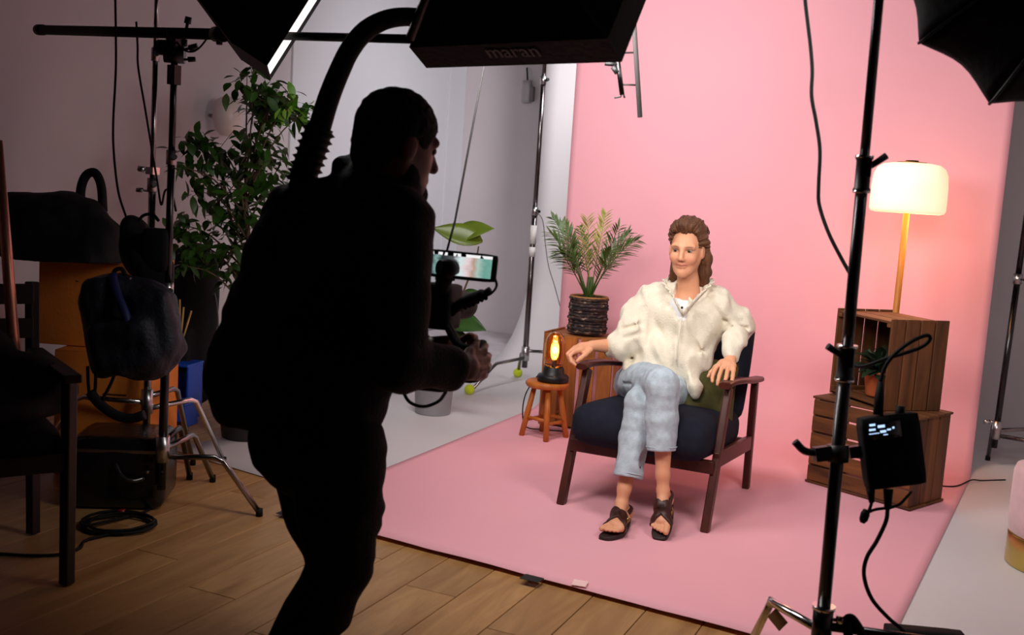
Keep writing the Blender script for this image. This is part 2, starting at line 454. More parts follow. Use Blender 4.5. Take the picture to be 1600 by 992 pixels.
# terracotta pot with a dark leafy plant inside the upper crate
def leaf_mesh(mb, base, d, up, L, W, curl=.25, n=6, fold=.18, shape=.9, m=3):
    base = Vector(base); d = Vector(d).normalized(); side = d.cross(Vector(up))
    if side.length < 1e-3: side = d.cross(Vector((1,0,0)))
    side.normalize(); nrm = side.cross(d).normalized(); rg = []
    for i in range(n+1):
        t = i/n; wv = W*.5*math.sin(math.pi*min(1, t**shape*.97+.03))
        c = base + d*(L*t) - nrm*(curl*L*t*t)
        rg.append([c + side*(wv*s) + nrm*(abs(s)*fold*wv) for s in ([-1,0,1] if m == 3 else [-1,-.5,0,.5,1])])
    mb.rings(rg, False, False); return mb
M_TERRA = mat('terracotta', srgb(186,92,48), .75, 0, .1, 12)
M_SOIL = mat('potting_soil', srgb(38,26,18), .95, 0, .4, 60, .6, 90)
M_DKLEAF = mat('dark_leaf', srgb(26,44,26), .45, 0, .3, 12)
pc = cc + Vector((-.03, -.03, 0)) + Vector((0, 0, .4395+.026))
t = empty('potted_plant', pc, 'dark leafy plant in a terracotta pot inside the upper crate', 'plant')
MB().lathe([(.045,0),(.052,.01),(.066,.105),(.071,.108),(.071,.122),(.063,.122),(.060,.104),(.001,.102)], pc, 24).build('pot', M_TERRA, t)
MB().lathe([(.059,.1035),(.03,.106),(.001,.107)], pc, 16).build('soil', M_SOIL, t)
for k in range(60):
    a = k*2.399; e = R(25+50*random.random()); L = .07+.035*random.random()
    d = Vector((math.cos(a)*math.cos(e), math.sin(a)*math.cos(e), math.sin(e)))
    st = pc + Vector((0,0,.105)) + d*random.uniform(.02,.085)
    mb = MB(); leaf_mesh(mb, st, d + Vector((0,0,-.4)), (0,0,1), L, .05, .35); mb.build('leaf', M_DKLEAF, t)
mb = MB()
for k in range(9):
    a = k*.7; mb.tube(smooth_path([pc+Vector((0,0,.104)), pc+Vector((.02*math.cos(a),.02*math.sin(a),.16)), pc+Vector((.06*math.cos(a),.06*math.sin(a),.22))],3), .003, 6)
mb.build('stem', M_DKLEAF, t)

# ------------------------------------------------------------------ stool and lantern
M_STOOL = wood('orange_pine', srgb(198,116,44), srgb(158,80,24), 'Z', 1.5, .45, .06, .06)
SO = Vector((-2.095, 5.195, .011))
st = empty('milking_stool', SO, 'small round orange-brown wooden stool carrying the lantern', 'stool')
MB().lathe([(.06,.272),(.110,.275),(.118,.286),(.118,.298),(.111,.306),(.001,.307)], SO, 32).build('seat', M_STOOL, st)
feet = []
for k in range(4):
    a = R(28+90*k); tp = SO + Vector((math.cos(a)*.068, math.sin(a)*.068, .274)); ft = SO + Vector((math.cos(a)*.122, math.sin(a)*.122, .001))
    feet.append((tp, ft)); MB().tube([tp, lerp(tp, ft, .5), ft], [.0135,.016,.015], 12).build('leg', M_STOOL, st)
for k in range(4):
    p = lerp(*feet[k], .62 + .06*(k % 2)); q = lerp(*feet[(k+1) % 4], .62 + .06*(k % 2))
    MB().cyl(p, q, .0095, n=10).build('stretcher', M_STOOL, st)
LO = SO + Vector((.028, .005, .3085))
M_AMBER = mat('amber_glass', (1, .72, .35), .03, 0, .02, 5, trans=1.0)
M_FIL = mat('filament', (1,.6,.2), .4, emit=(1,.50,.12), estr=40)
M_GLOW = mat('bulb_glow', (1,.8,.5), .2, emit=(1,.50,.12), estr=2.2, alpha=.35)
la = empty('table_lantern', LO, 'small black lantern with amber glass and glowing bulb on the stool', 'lamp')
MB().lathe([(.080,0),(.086,.004),(.086,.028),(.080,.036),(.060,.040),(.056,.075),(.052,.080),(.001,.080)], LO, 36).build('base', M_BLACK, la)
gl = MB().lathe([(.046,.079),(.054,.095),(.056,.14),(.055,.20),(.046,.240),(.028,.262),(.001,.270)], LO, 36, caps=False).build('glass_shade', M_AMBER, la, solid=.002)
MB().lathe([(.0145,.080),(.0145,.112),(.010,.118),(.001,.118)], LO, 16).build('bulb_socket', M_BLACK, la)
MB().lathe([(.012,.118),(.020,.135),(.024,.165),(.021,.195),(.010,.215),(.001,.220)], LO, 20).build('bulb', M_GLOW, la)
mb = MB()
for k in range(4):
    a = math.pi/2*k+.4; mb.tube([LO+Vector((.004*math.cos(a),.004*math.sin(a),.122)), LO+Vector((.013*math.cos(a),.013*math.sin(a),.15)), LO+Vector((.011*math.cos(a),.011*math.sin(a),.195)), LO+Vector((.003*math.cos(a),.003*math.sin(a),.205))], .0022, 6)
mb.build('filament', M_FIL, la)
pl_ = bpy.data.lights.new('lantern_light', 'POINT'); pl_.energy = 2.2; pl_.color = (1,.52,.16); pl_.shadow_soft_size = .02
po = bpy.data.objects.new('lantern_light', pl_); COL.objects.link(po); po.location = LO+Vector((0,0,.17)); po.parent = la; po.matrix_parent_inverse = inv_of(la)
mb = MB(); mb.tube(smooth_path([LO+Vector((-.07,.05,.012)), LO+Vector((-.12,.06,.0)), SO+Vector((-.15,.06,.2)), SO+Vector((-.155,.05,.09)), SO+Vector((-.13,.06,.02)), SO+Vector((-.05,.12,.008)), SO+Vector((.05,.15,.008))], 5), .0035, 6)
mb.build('cord', M_RUBBER, la)

# ------------------------------------------------------------------ palm in a woven pot on the left crate
PO = Vector((-2.035, 5.59, .549))
M_WOVEN = mat('woven_pot', (.028,.022,.022), .85, 0, .75, 32, .9, 45, stretch=(1,1,2.4))
def recolor(m, stops):
    cr = [n for n in m.node_tree.nodes if n.type == 'VALTORGB'][0].color_ramp
    while len(cr.elements) > 2: cr.elements.remove(cr.elements[-1])
    cr.elements[0].position, cr.elements[0].color = stops[0][0], (*stops[0][1], 1)
    cr.elements[1].position, cr.elements[1].color = stops[-1][0], (*stops[-1][1], 1)
    for p, c in stops[1:-1]:
        e = cr.elements.new(p); e.color = (*c, 1)
recolor(M_WOVEN, [(.36, srgb(18,14,20)), (.52, srgb(48,36,38)), (.62, srgb(96,70,52)), (.72, srgb(150,140,135))])
M_JUTE = mat('jute_rim', srgb(150,104,54), .9, 0, .3, 60, .6, 120)
M_PALM = mat('palm_leaf', srgb(66,92,34), .45, 0, .35, 9, spec=.4)
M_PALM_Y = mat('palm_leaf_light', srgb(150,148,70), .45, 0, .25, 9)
t = empty('potted_palm', PO, 'small palm in a dark woven pot on the left crate', 'plant')
mb = MB()
for i in range(11):          # coiled rope rows
    z = .004 + i*.0185; rr = .101 + .004*math.sin(i*1.9)
    ring = [PO + Vector((math.cos(a)*(rr+.0025*math.sin(a*17+i)), math.sin(a)*(rr+.0025*math.sin(a*17+i)), z+.009)) for a in (2*math.pi*k/44 for k in range(45))]
    mb.tube(ring, .0112, 7, False)
mb.lathe([(.092,0.001),(.100,.004),(.100,.205),(.092,.205),(.090,.18),(.001,.178)], PO, 32)
mb.build('pot', M_WOVEN, t)
mb = MB(); mb.tube([PO + Vector((math.cos(a)*.103, math.sin(a)*.103, .206)) for a in (2*math.pi*k/40 for k in range(41))], .0075, 7, False); mb.build('pot_rim', M_JUTE, t)
MB().lathe([(.091,.181),(.05,.188),(.001,.19)], PO, 20).build('soil', M_SOIL, t)
def frond(tip, bend, nl, LL, m, base):
    mb = MB(); tip = Vector(tip); base = Vector(base)
    mid = lerp(base, tip, .5) + Vector(bend)
    pts = [(1-s)**2*base + 2*s*(1-s)*mid + s*s*tip for s in (i/24 for i in range(25))]
    mb.tube(pts, [lerp(.0042, .0012, i/24) for i in range(25)], 6)
    for k in range(nl):
        s = .36 + .64*k/nl; i = min(int(s*24), 23); p = pts[i]; d = (pts[i+1]-pts[i]).normalized()
        side = d.cross(Vector((.25,-1,.2))).normalized()
        for sg in (-1, 1):
            L = LL*(.55+.6*math.sin(math.pi*min(1, (s-.33)/.67*.9+.12)))*random.uniform(.85,1.12)
            dd = d*.95 + side*sg*(.75 - .35*s) + Vector((0,random.uniform(-.3,.3),random.uniform(-.25,.05)))
            leaf_mesh(mb, p, dd, (0,-.4,1), L, .0125, .28, 4, .1)
    return mb.build('frond', m, t)
crown = PO + Vector((.0,0,.19))
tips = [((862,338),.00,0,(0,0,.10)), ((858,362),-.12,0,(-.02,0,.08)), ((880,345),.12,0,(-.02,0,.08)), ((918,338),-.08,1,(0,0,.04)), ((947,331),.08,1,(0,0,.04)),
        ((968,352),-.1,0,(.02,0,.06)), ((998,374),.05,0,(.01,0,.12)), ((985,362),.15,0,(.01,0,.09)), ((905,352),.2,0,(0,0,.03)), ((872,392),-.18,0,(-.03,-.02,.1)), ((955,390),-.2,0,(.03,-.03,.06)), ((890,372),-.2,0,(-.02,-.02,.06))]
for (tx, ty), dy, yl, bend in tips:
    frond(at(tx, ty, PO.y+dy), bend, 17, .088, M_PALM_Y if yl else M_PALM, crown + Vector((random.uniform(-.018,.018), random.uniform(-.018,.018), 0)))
mb = MB()
for k in range(7):
    a = k*.9; mb.tube([crown+Vector((.02*math.cos(a),.02*math.sin(a),-.01)), crown+Vector((.015*math.cos(a),.015*math.sin(a),.13))], [.007,.0045], 7)
mb.build('stem', M_PALM, t)

# ------------------------------------------------------------------ floor lamp behind the right crates
LP = Vector((-.398, 5.62, .012))
M_OAK = wood('honey_oak', srgb(206,140,56), srgb(170,104,34), 'Z', 1.5, .45, .04, .05)
M_BRASS = mat('aged_brass', (.45,.27,.08), .3, 1, .1, 12)
M_SHADE = mat('lit_opal_shade', (.95,.88,.72), .5, emit=(1,.80,.46), estr=.75)
t = empty('floor_lamp', LP, 'lit floor lamp with cream drum shade and oak pole behind the crates', 'lamp')
MB().lathe([(.125,0),(.128,.004),(.128,.018),(.12,.024),(.001,.026)], LP, 36).build('base', M_OAK, t)
MB().tube([LP+Vector((0,0,.02)), LP+Vector((0,0,.7)), LP+Vector((0,0,1.335))], [.0165,.0165,.0155], 16).build('pole', M_OAK, t)
zz = 1.326
prof = [(.150,zz+.002),(.172,zz+.006),(.180,zz+.02),(.181,zz+.06),(.179,zz+.14),(.174,zz+.19),(.160,zz+.222),(.135,zz+.240),(.100,zz+.246),(.03,zz+.248)]
MB().lathe(prof, LP, 48, caps=False).build('lamp_shade', M_SHADE, t, solid=.003)
mb = MB(); mb.lathe([(.072,zz+.2505),(.072,zz+.2535),(.032,zz+.254),(.032,zz+.262),(.001,zz+.263)], LP, 32); mb.build('finial_disc', M_BRASS, t)
MB().cyl(LP+Vector((0,0,1.33)), LP+Vector((0,0,1.40)), .012, n=12).build('bulb_socket', M_BRASS, t)
pl_ = bpy.data.lights.new('floor_lamp_light', 'POINT'); pl_.energy = 10; pl_.color = (1,.42,.14); pl_.shadow_soft_size = .15
po = bpy.data.objects.new('floor_lamp_light', pl_); COL.objects.link(po); po.location = LP+Vector((.05,.09,zz+.0)); po.parent = t; po.matrix_parent_inverse = inv_of(t)
mb = MB(); mb.tube(smooth_path([LP+Vector((.1,-.03,.02)), LP+Vector((.22,-.1,.003)), LP+Vector((.36,-.08,.003)), (.04,5.72,.02), (.09,5.8,.008), (.2,5.9,.008)], 6), .0035, 6)
mb.build('cord', M_RUBBER, t)

# ------------------------------------------------------------------ pouf at the right edge
M_VELVET = mat('blush_velvet', srgb(214,176,178), .8, 0, .06, 20, .1, 120, sheen=.5)
M_GOLD = mat('gold_band', (.62,.46,.13), .28, 1, .05, 10)
PF = Vector((.382, 4.50, .0065))
t = empty('pouf', PF, 'round blush velvet pouf with gold base on the white floor', 'pouf')
MB().lathe([(.196,0),(.200,.004),(.200,.118),(.198,.122),(.001,.122)], PF, 48).build('base_band', M_GOLD, t)
MB().lathe([(.192,.123),(.201,.13),(.205,.2),(.204,.36),(.196,.385),(.17,.398),(.001,.402)], PF, 48).build('cushion', M_VELVET, t)

# ------------------------------------------------------------------ figures: smooth signed-distance bodies, meshed once
def V3(p): return np.array((p[0], p[1], p[2]), dtype=np.float32)
def capsule(a, b, ra, rb=None):
    a, b = V3(a), V3(b); rb = ra if rb is None else rb
    def f(X, Y, Z):
        d = b-a; L = float(d @ d) + 1e-12
        t = np.clip(((X-a[0])*d[0]+(Y-a[1])*d[1]+(Z-a[2])*d[2])/L, 0, 1)
        return np.sqrt((X-a[0]-t*d[0])**2+(Y-a[1]-t*d[1])**2+(Z-a[2]-t*d[2])**2) - (ra+(rb-ra)*t)
    r = max(ra, rb); return f, np.minimum(a, b)-r, np.maximum(a, b)+r
def ellip(c, r, M=None):
    c, r = V3(c), V3(r); Mi = np.array(M.transposed() if M is not None else Matrix.Identity(3), dtype=np.float32)
    def f(X, Y, Z):
        x, y, z = X-c[0], Y-c[1], Z-c[2]
        u = (Mi[0][0]*x+Mi[0][1]*y+Mi[0][2]*z)/r[0]; v = (Mi[1][0]*x+Mi[1][1]*y+Mi[1][2]*z)/r[1]; w_ = (Mi[2][0]*x+Mi[2][1]*y+Mi[2][2]*z)/r[2]
        k0 = np.sqrt(u*u+v*v+w_*w_); k1 = np.sqrt((u/r[0])**2+(v/r[1])**2+(w_/r[2])**2)+1e-9
        return k0*(k0-1)/k1
    m_ = float(max(r)); return f, c-m_, c+m_
def rbx(c, h, rad, M=None):
    c, h = V3(c), V3(h); Mi = np.array(M.transposed() if M is not None else Matrix.Identity(3), dtype=np.float32)
    def f(X, Y, Z):
        x, y, z = X-c[0], Y-c[1], Z-c[2]
        q = [np.abs(Mi[i][0]*x+Mi[i][1]*y+Mi[i][2]*z)-(h[i]-rad) for i in range(3)]
        return np.sqrt(sum(np.maximum(a, 0)**2 for a in q)) + np.minimum(np.maximum(np.maximum(q[0], q[1]), q[2]), 0) - rad
    m_ = float(np.linalg.norm(h)); return f, c-m_, c+m_
_rng = np.random.default_rng(3); _lat = _rng.random((32,32,32)).astype(np.float32)*2-1
def vnoise(X, Y, Z, s=(1,1,1)):
    x, y, z = X*s[0]+100, Y*s[1]+100, Z*s[2]+100
    xi, yi, zi = np.floor(x).astype(int), np.floor(y).astype(int), np.floor(z).astype(int)
    fx, fy, fz = x-xi, y-yi, z-zi
    fx, fy, fz = fx*fx*(3-2*fx), fy*fy*(3-2*fy), fz*fz*(3-2*fz)
    g = lambda a, b, c: _lat[(xi+a) & 31, (yi+b) & 31, (zi+c) & 31]
    L = lambda p, q, t: p+(q-p)*t
    return L(L(L(g(0,0,0), g(1,0,0), fx), L(g(0,1,0), g(1,1,0), fx), fy), L(L(g(0,0,1), g(1,0,1), fx), L(g(0,1,1), g(1,1,1), fx), fy), fz)
class Vol:
    def __init__(self, lo, hi, h):
        self.lo = V3(lo); self.h = h; n = [int(math.ceil((b-a)/h))+1 for a, b in zip(lo, hi)]
        self.ax = [(self.lo[i]+h*np.arange(n[i])).astype(np.float32) for i in range(3)]
        self.D = np.full(n, 1.0, dtype=np.float32)
    def sl(self, lo, hi, m):
        out = []
        for i in range(3):
            a = int(max(0, math.floor((lo[i]-m-self.lo[i])/self.h))); b = int(min(self.D.shape[i], math.ceil((hi[i]+m-self.lo[i])/self.h)+1))
            if b <= a: return None
            out.append(slice(a, b))
        return tuple(out)
    def pts(self, s): return self.ax[0][s[0]][:,None,None], self.ax[1][s[1]][None,:,None], self.ax[2][s[2]][None,None,:]
    def add(self, prim, k=.01):
        f, lo, hi = prim; s = self.sl(lo, hi, k+4*self.h)
        if s is None: return self
        d = f(*self.pts(s)); D = self.D[s]; hh = np.maximum(k-np.abs(D-d), 0)/k
        self.D[s] = np.minimum(D, d) - hh*hh*k*.25; return self
    def cut(self, prim, k=.006):
        f, lo, hi = prim; s = self.sl(lo, hi, k+4*self.h)
        if s is None: return self
        d = -f(*self.pts(s)); D = self.D[s]; hh = np.maximum(k-np.abs(D-d), 0)/k
        self.D[s] = np.maximum(D, d) + hh*hh*k*.25; return self
    def chain(self, pts, rs, k=.01):
        for i in range(len(pts)-1): self.add(capsule(pts[i], pts[i+1], rs[i], rs[i+1]), k)
        return self
    def all(self): s = tuple(slice(0, n) for n in self.D.shape); return self.pts(s)
    def displace(self, fn): self.D += fn(*self.all()); return self
    def limit(self, fn): self.D = np.maximum(self.D, fn(*self.all())); return self
    def mesh(self, name):
        D = self.D; s = D < 0; nx, ny, nz = D.shape
        cs = [(i,j,k) for i in (0,1) for j in (0,1) for k in (0,1)]
        sub = lambda a, c: a[c[0]:nx-1+c[0], c[1]:ny-1+c[1], c[2]:nz-1+c[2]]
        cnt = sum(sub(s, c).astype(np.int8) for c in cs)
        act = (cnt > 0) & (cnt < 8); I, J, K = np.nonzero(act); n = len(I)
        idx = -np.ones(act.shape, dtype=np.int32); idx[I,J,K] = np.arange(n)
        acc = np.zeros((n,3), np.float32); num = np.zeros(n, np.float32)
        for c in cs:
            for a in range(3):
                if c[a]: continue
                e = list(c); e[a] = 1
                d0 = D[I+c[0],J+c[1],K+c[2]]; d1 = D[I+e[0],J+e[1],K+e[2]]
                mk = (d0 < 0) != (d1 < 0); t = np.where(mk, d0/(d0-d1+1e-20), 0)
                p = np.tile(np.array(c, np.float32), (n,1)); p[:,a] += t
                acc[mk] += p[mk]; num[mk] += 1
        P = (acc/num[:,None] + np.stack([I,J,K],1))*self.h + self.lo
        faces = []
        for a in range(3):
            b, c = (a+1)%3, (a+2)%3
            sl0 = [slice(None)]*3; sl1 = [slice(None)]*3; sl0[a] = slice(0,-1); sl1[a] = slice(1,None)
            for q in (b, c): sl0[q] = slice(1,-1); sl1[q] = slice(1,-1)
            A = s[tuple(sl0)]; B = s[tuple(sl1)]; ch = np.argwhere(A != B)
            if not len(ch): continue
            ins = A[tuple(ch.T)]; g = ch.copy(); g[:,b] += 1; g[:,c] += 1
            def cell(db, dc):
                q = g.copy(); q[:,b] += db; q[:,c] += dc
                return idx[q[:,0], q[:,1], q[:,2]]
            F = np.stack([cell(-1,-1), cell(0,-1), cell(0,0), cell(-1,0)], 1)
            F[~ins] = F[~ins][:, ::-1]; faces.append(F)
        F = np.concatenate(faces); F = F[(F >= 0).all(1)]
        me = bpy.data.meshes.new(name); me.vertices.add(n); me.vertices.foreach_set('co', P.ravel())
        me.loops.add(len(F)*4); me.loops.foreach_set('vertex_index', F.ravel().astype(np.int32))
        me.polygons.add(len(F)); me.polygons.foreach_set('loop_start', np.arange(0, len(F)*4, 4, dtype=np.int32))
        me.update(calc_edges=True); me.polygons.foreach_set('use_smooth', np.ones(len(F), bool)); me.validate()
        return me, P
    def build(self, name, m, parent, color=None, relax=2):
        me, P = self.mesh(name); o = link_mesh(name, me, parent); o.matrix_parent_inverse = inv_of(parent); me.materials.append(m)
        if color is not None:
            at_ = me.color_attributes.new('pigment', 'FLOAT_COLOR', 'POINT'); c = color(P).astype(np.float32)
            at_.data.foreach_set('color', np.concatenate([c, np.ones((len(c),1), np.float32)], 1).ravel())
        if relax:
            s_ = o.modifiers.new('relax', 'SMOOTH'); s_.iterations = relax; s_.factor = .5
        return o
def pigment_mat(name, rough=.5, sss=.15):
    m = mat(name, (.5,.3,.2), rough, sss=sss, spec=.4); nt = m.node_tree
    a = nt.nodes.new('ShaderNodeVertexColor'); a.layer_name = 'pigment'
    b = nt.nodes['Principled BSDF']; nz = [n for n in nt.nodes if n.type == 'TEX_NOISE'][0]; nz.inputs['Scale'].default_value = 40
    hs = nt.nodes.new('ShaderNodeHueSaturation'); mr = nt.nodes.new('ShaderNodeMapRange'); mr.inputs[3].default_value = .94; mr.inputs[4].default_value = 1.06
    nt.links.new(nz.outputs['Fac'], mr.inputs[0]); nt.links.new(mr.outputs[0], hs.inputs['Value']); nt.links.new(a.outputs[0], hs.inputs['Color']); nt.links.new(hs.outputs[0], b.inputs['Base Color'])
    return m
def hand(vol, wrist, knuckles, tips_, thumb, rp=.016, rf=.0078, k=.006, bend=None):
    """palm from wrist to four knuckles, each finger a three-bone chain; tips_ = list of joint lists"""
    W_ = Vector(wrist)
    for kn in knuckles:
        a = lerp(W_, Vector(kn), .12); vol.add(capsule(a, kn, rp*.82, .0105), .012)
    for i in range(len(knuckles)-1): vol.add(capsule(lerp(W_, Vector(knuckles[i]), .62), lerp(W_, Vector(knuckles[i+1]), .62), rp*.8), .012)
    for kn, js in zip(knuckles, tips_):
        P = [Vector(kn)]+[Vector(j) for j in js]; rr = [rf*1.12, rf*1.04, rf*.94, rf*.82]
        vol.chain(P, rr[:len(P)], .0035)
    P = [Vector(j) for j in thumb]; vol.chain(P, [.0135, .0105, .0092, .0078][:len(P)], .008)

# ------------------------------------------------------------------ the seated woman
M_SKIN = pigment_mat('skin', .5)
M_BLOUSE = mat('cream_cotton', srgb(228,218,198), .85, 0, .05, 25, .35, 160, sheen=.2, spec=.2)
M_TEE = mat('white_cotton', srgb(235,234,236), .85, 0, .03, 25, .2, 200)
M_DENIM = mat('light_denim', srgb(178,190,200), .85, 0, .16, 34, .3, 260, spec=.2, detail=8)
M_HAIR = mat('brown_hair', srgb(98,62,40), .5, 0, .5, 6, .8, 26, stretch=(9,9,1.2), spec=.35)
M_SANDAL = mat('dark_brown_leather', srgb(58,26,20), .42, 0, .2, 30, .15, 120)
WR = Vector((-1.2, 4.3, .0))
wo = empty('person', WR, 'woman in cream blouse and light jeans sitting cross-legged in the armchair', 'person')
# head frame
fd = Vector((.035, -.985, -.085)).normalized()
hx = fd.cross(Vector((0,0,1))).normalized()*-1      # to the right in the picture
hx = Vector((0,0,1)).cross(fd).normalized(); hz = fd.cross(hx).normalized(); hz = hz if hz.z > 0 else -hz
if hx.x < 0: hx = -hx
HO = at(1065.5, 393.5, 4.42) - fd*.084
def H(x, y, z): return HO + hx*x + fd*y + hz*z
MH = Matrix((hx, fd, hz)).transposed()
if MH.determinant() < 0: MH = Matrix((-hx, fd, hz)).transposed()
Sh_R = at(1007, 476, 4.57); Sh_L = at(1126, 482, 4.58)
El_R = at(981, 541, 4.50); Wr_R = at(926, 540, 4.33)
El_L = at(1157, 512, 4.68); Wr_L = at(1142, 560, 4.43)
Hp_R = at(990, 600, 4.56); Hp_L = at(1062, 606, 4.56)
Kn_R = at(1034, 600, 4.03); Kn_L = at(1001, 628, 4.08)
An_L = at(971, 787, 3.965); An_R = at(1036, 766, 3.99)
Nk = at(1077, 462, 4.56)
def head_skin(v, female=True):
    v.add(ellip(H(0,-.018,.030), (.070,.090,.082), MH), .01)
    v.add(ellip(H(0,.018,-.028), (.0550,.066,.078), MH), .03)
    v.chain([H(-.045,-.008,-.044), H(-.020,.042,-.082), H(0,.060,-.096), H(.020,.042,-.082), H(.045,-.008,-.044)], [.013,.012,.0135,.012,.013], .03)
    for sx in (-1, 1):
        v.add(ellip(H(sx*.034,.058,-.030), (.024,.022,.022), MH), .02)
        v.add(capsule(H(sx*.012,.078,.020), H(sx*.045,.062,.020), .0105, .009), .014)
        v.cut(ellip(H(sx*.030,.094,.004), (.0165,.014,.010), MH), .014)
        v.cut(ellip(H(sx*.030,.083,.0035), (.0115,.013,.0032), MH), .003)
    v.add(capsule(H(0,.080,.012), H(0,.099,-.028), .0075, .0105), .012)
    for sx in (-1, 1):
        v.add(ellip(H(sx*.0105,.090,-.033), (.0075,.010,.0068), MH), .006)
        v.add(ellip(H(sx*.0715,-.008,-.008), (.0085,.019,.029), MH), .006)
        v.cut(ellip(H(sx*.079,-.004,-.006), (.006,.010,.016), MH), .005)
    # mouth: smile with raised corners
    for zz_, rr in ((-.0545,.0052), (-.0640,.0062)):
        v.chain([H(-.027,.069,-.0535), H(-.013,.0765,zz_-.001), H(0,.0800,zz_-.0015), H(.013,.0765,zz_-.001), H(.027,.069,-.0535)], [rr*.45,rr*.95,rr,rr*.95,rr*.45], .004)
    v.cut(capsule(H(-.022,.0815,-.0572), H(0,.0915,-.0605), .0018), .003); v.cut(capsule(H(.022,.0815,-.0572), H(0,.0915,-.0605), .0018), .003)
v = Vol((-1.72, 3.70, -.01), (-.80, 4.80, 1.30), .004)
head_skin(v)
v.chain([H(0,-.015,-.05), lerp(H(0,-.02,-.06), Nk, .55), Nk + Vector((0,.0,.0)), Nk+Vector((-.01,0,-.06))], [.046,.041,.044,.056], .03)
v.chain([Sh_R, Nk+Vector((0,.01,-.05)), Sh_L], [.035,.045,.035], .03)
v.chain([Nk+Vector((-.01,0,-.06)), lerp(Nk, lerp(Hp_R,Hp_L,.5), .6), lerp(Hp_R,Hp_L,.5)], [.06,.08,.09], .04)
v.chain([Sh_R, El_R], [.038,.034], .02); v.chain([Sh_L, El_L], [.038,.034], .02)
v.chain([El_R, lerp(El_R,Wr_R,.4), Wr_R], [.034,.035,.0235], .015)
v.chain([El_L, lerp(El_L,Wr_L,.4), Wr_L], [.034,.035,.0235], .015)
for hp, kn, an in ((Hp_R,Kn_R,An_R),(Hp_L,Kn_L,An_L)):
    v.chain([hp, kn], [.062,.046], .02); v.chain([kn, lerp(kn,an,.3)+Vector((0,.012,0)), lerp(kn,an,.85), an], [.045,.044,.0275,.0235], .015)
# right hand: relaxed over the end of the left-hand armrest
ad_R = (Wr_R-El_R).normalized()
kR = [at(904, 541, 4.30), at(898, 543, 4.275), at(895, 546, 4.25), at(896, 550, 4.225)]
tR = [[at(893,548,4.275), at(897,558,4.27), at(903,562,4.275)], [at(889,551,4.25), at(893,561,4.245), at(900,566,4.25)], [at(887,553,4.225), at(891,564,4.22), at(898,569,4.225)], [at(890,556,4.205), at(893,565,4.20), at(899,570,4.205)]]
hand(v, Wr_R, kR, tR, [at(922,546,4.29), at(914,554,4.255), at(907,560,4.235), at(902,564,4.225)], .019, .0085)
# left hand: fingers draped over the front of the right-hand armrest
kL = [at(1120, 573, 4.365), at(1128, 575, 4.345), at(1137, 577, 4.335), at(1146, 578, 4.34)]
tL = [[at(1115,583,4.33), at(1113,590,4.31), at(1113,596,4.30)], [at(1124,587,4.305), at(1122,595,4.29), at(1121,601,4.285)], [at(1135,588,4.295), at(1133,596,4.28), at(1132,602,4.278)], [at(1145,587,4.305), at(1144,594,4.29), at(1143,599,4.288)]]
hand(v, Wr_L, kL, tL, [at(1128,566,4.40), at(1118,574,4.385), at(1111,582,4.37), at(1107,588,4.36)], .019, .0085)
# feet
def foot_prims(an, heel, ball, toe, side):
    heel, ball, toe, side = Vector(heel), Vector(ball), Vector(toe), Vector(side).normalized()
    out = [capsule(an, lerp(an, ball, .55), .0235, .024), capsule(heel, an, .025, .0225), capsule(lerp(an,ball,.5), ball, .027, .020), capsule(heel, ball, .027, .022),
           capsule(ball-side*.021, ball+side*.021, .019)]
    toes = []
    for k in range(5):
        o_ = [-.030,-.0085,.0075,.0225,.036][k]; L = [1.0,.98,.90,.8,.66][k]; r = [.0118,.0080,.0077,.0073,.0070][k]
        b_ = ball + side*o_*.92; tp = b_ + (toe-ball)*L
        toes.append((capsule(b_, tp, r*1.05, r), b_, tp))
    return out, toes
ground_z = .0155
hL = Vector((An_L.x+.012, An_L.y+.035, ground_z+.037)); bL = at(962,833,3.815); bL.z = ground_z+.037; tLo = bL + Vector((-.016,-.052,-.006))
# her big toe of the planted (left) foot lies on the picture's left
fL, toesL = foot_prims(An_L, hL, bL, tLo, Vector((1,-.28,0)))
hR = An_R + Vector((.006,.045,-.045)); bR = at(1034,815,3.925); tRo = bR + Vector((.006,-.048,-.022))
fR, toesR = foot_prims(An_R, hR, bR, tRo, Vector((-1,.1,0)))
for prs, toes in ((fL,toesL),(fR,toesR)):
    for p in prs: v.add(p, .012)
    for t_, _, _ in toes: v.add(t_, .0025)
def skin_col(P):
    c = np.tile(np.array(srgb(222,158,122)), (len(P),1))
    hv = P-np.array(HO); x = hv @ np.array(hx); y = hv @ np.array(fd); z = hv @ np.array(hz)
    def blend(mask, col): 
        nonlocal c; c = c*(1-mask[:,None]) + np.array(col)*mask[:,None]
    near = (np.abs(x) < .1) & (y > .02) & (np.abs(z) < .13)
    lip = np.exp(-((x/.025)**4)) * np.exp(-(((z+.0590-.10*np.abs(x))/.0080)**4)) * near; blend(np.clip(lip*.6,0,1), srgb(198,104,92))
    ln = np.exp(-((x/.027)**6)) * np.exp(-(((z+.0605-.16*np.abs(x))/.0030)**2)) * near; blend(np.clip(ln*.95,0,1), srgb(104,46,40))
    for sx in (-1, 1):
        br = np.exp(-(((x-sx*.030)/.0175)**4)) * np.exp(-(((z-.0215+.10*np.abs(x-sx*.030))/.0042)**2)) * near; blend(np.clip(br*.8,0,1), srgb(96,62,40))
        sh = np.exp(-(((x-sx*.030)/.0155)**4)) * np.exp(-(((z-.0085)/.0038)**2)) * near; blend(np.clip(sh*.75,0,1), srgb(60,38,30))
        lw = np.exp(-(((x-sx*.030)/.0145)**4)) * np.exp(-(((z+.0035)/.0022)**2)) * near; blend(np.clip(lw*.5,0,1), srgb(90,56,44))
        ck = np.exp(-(((x-sx*.036)/.022)**2)-(((z+.03)/.02)**2)) * near; blend(np.clip(ck*.22,0,1), srgb(214,110,90))
    dist = np.linalg.norm(P-np.array(Wr_R), axis=1)
    return c
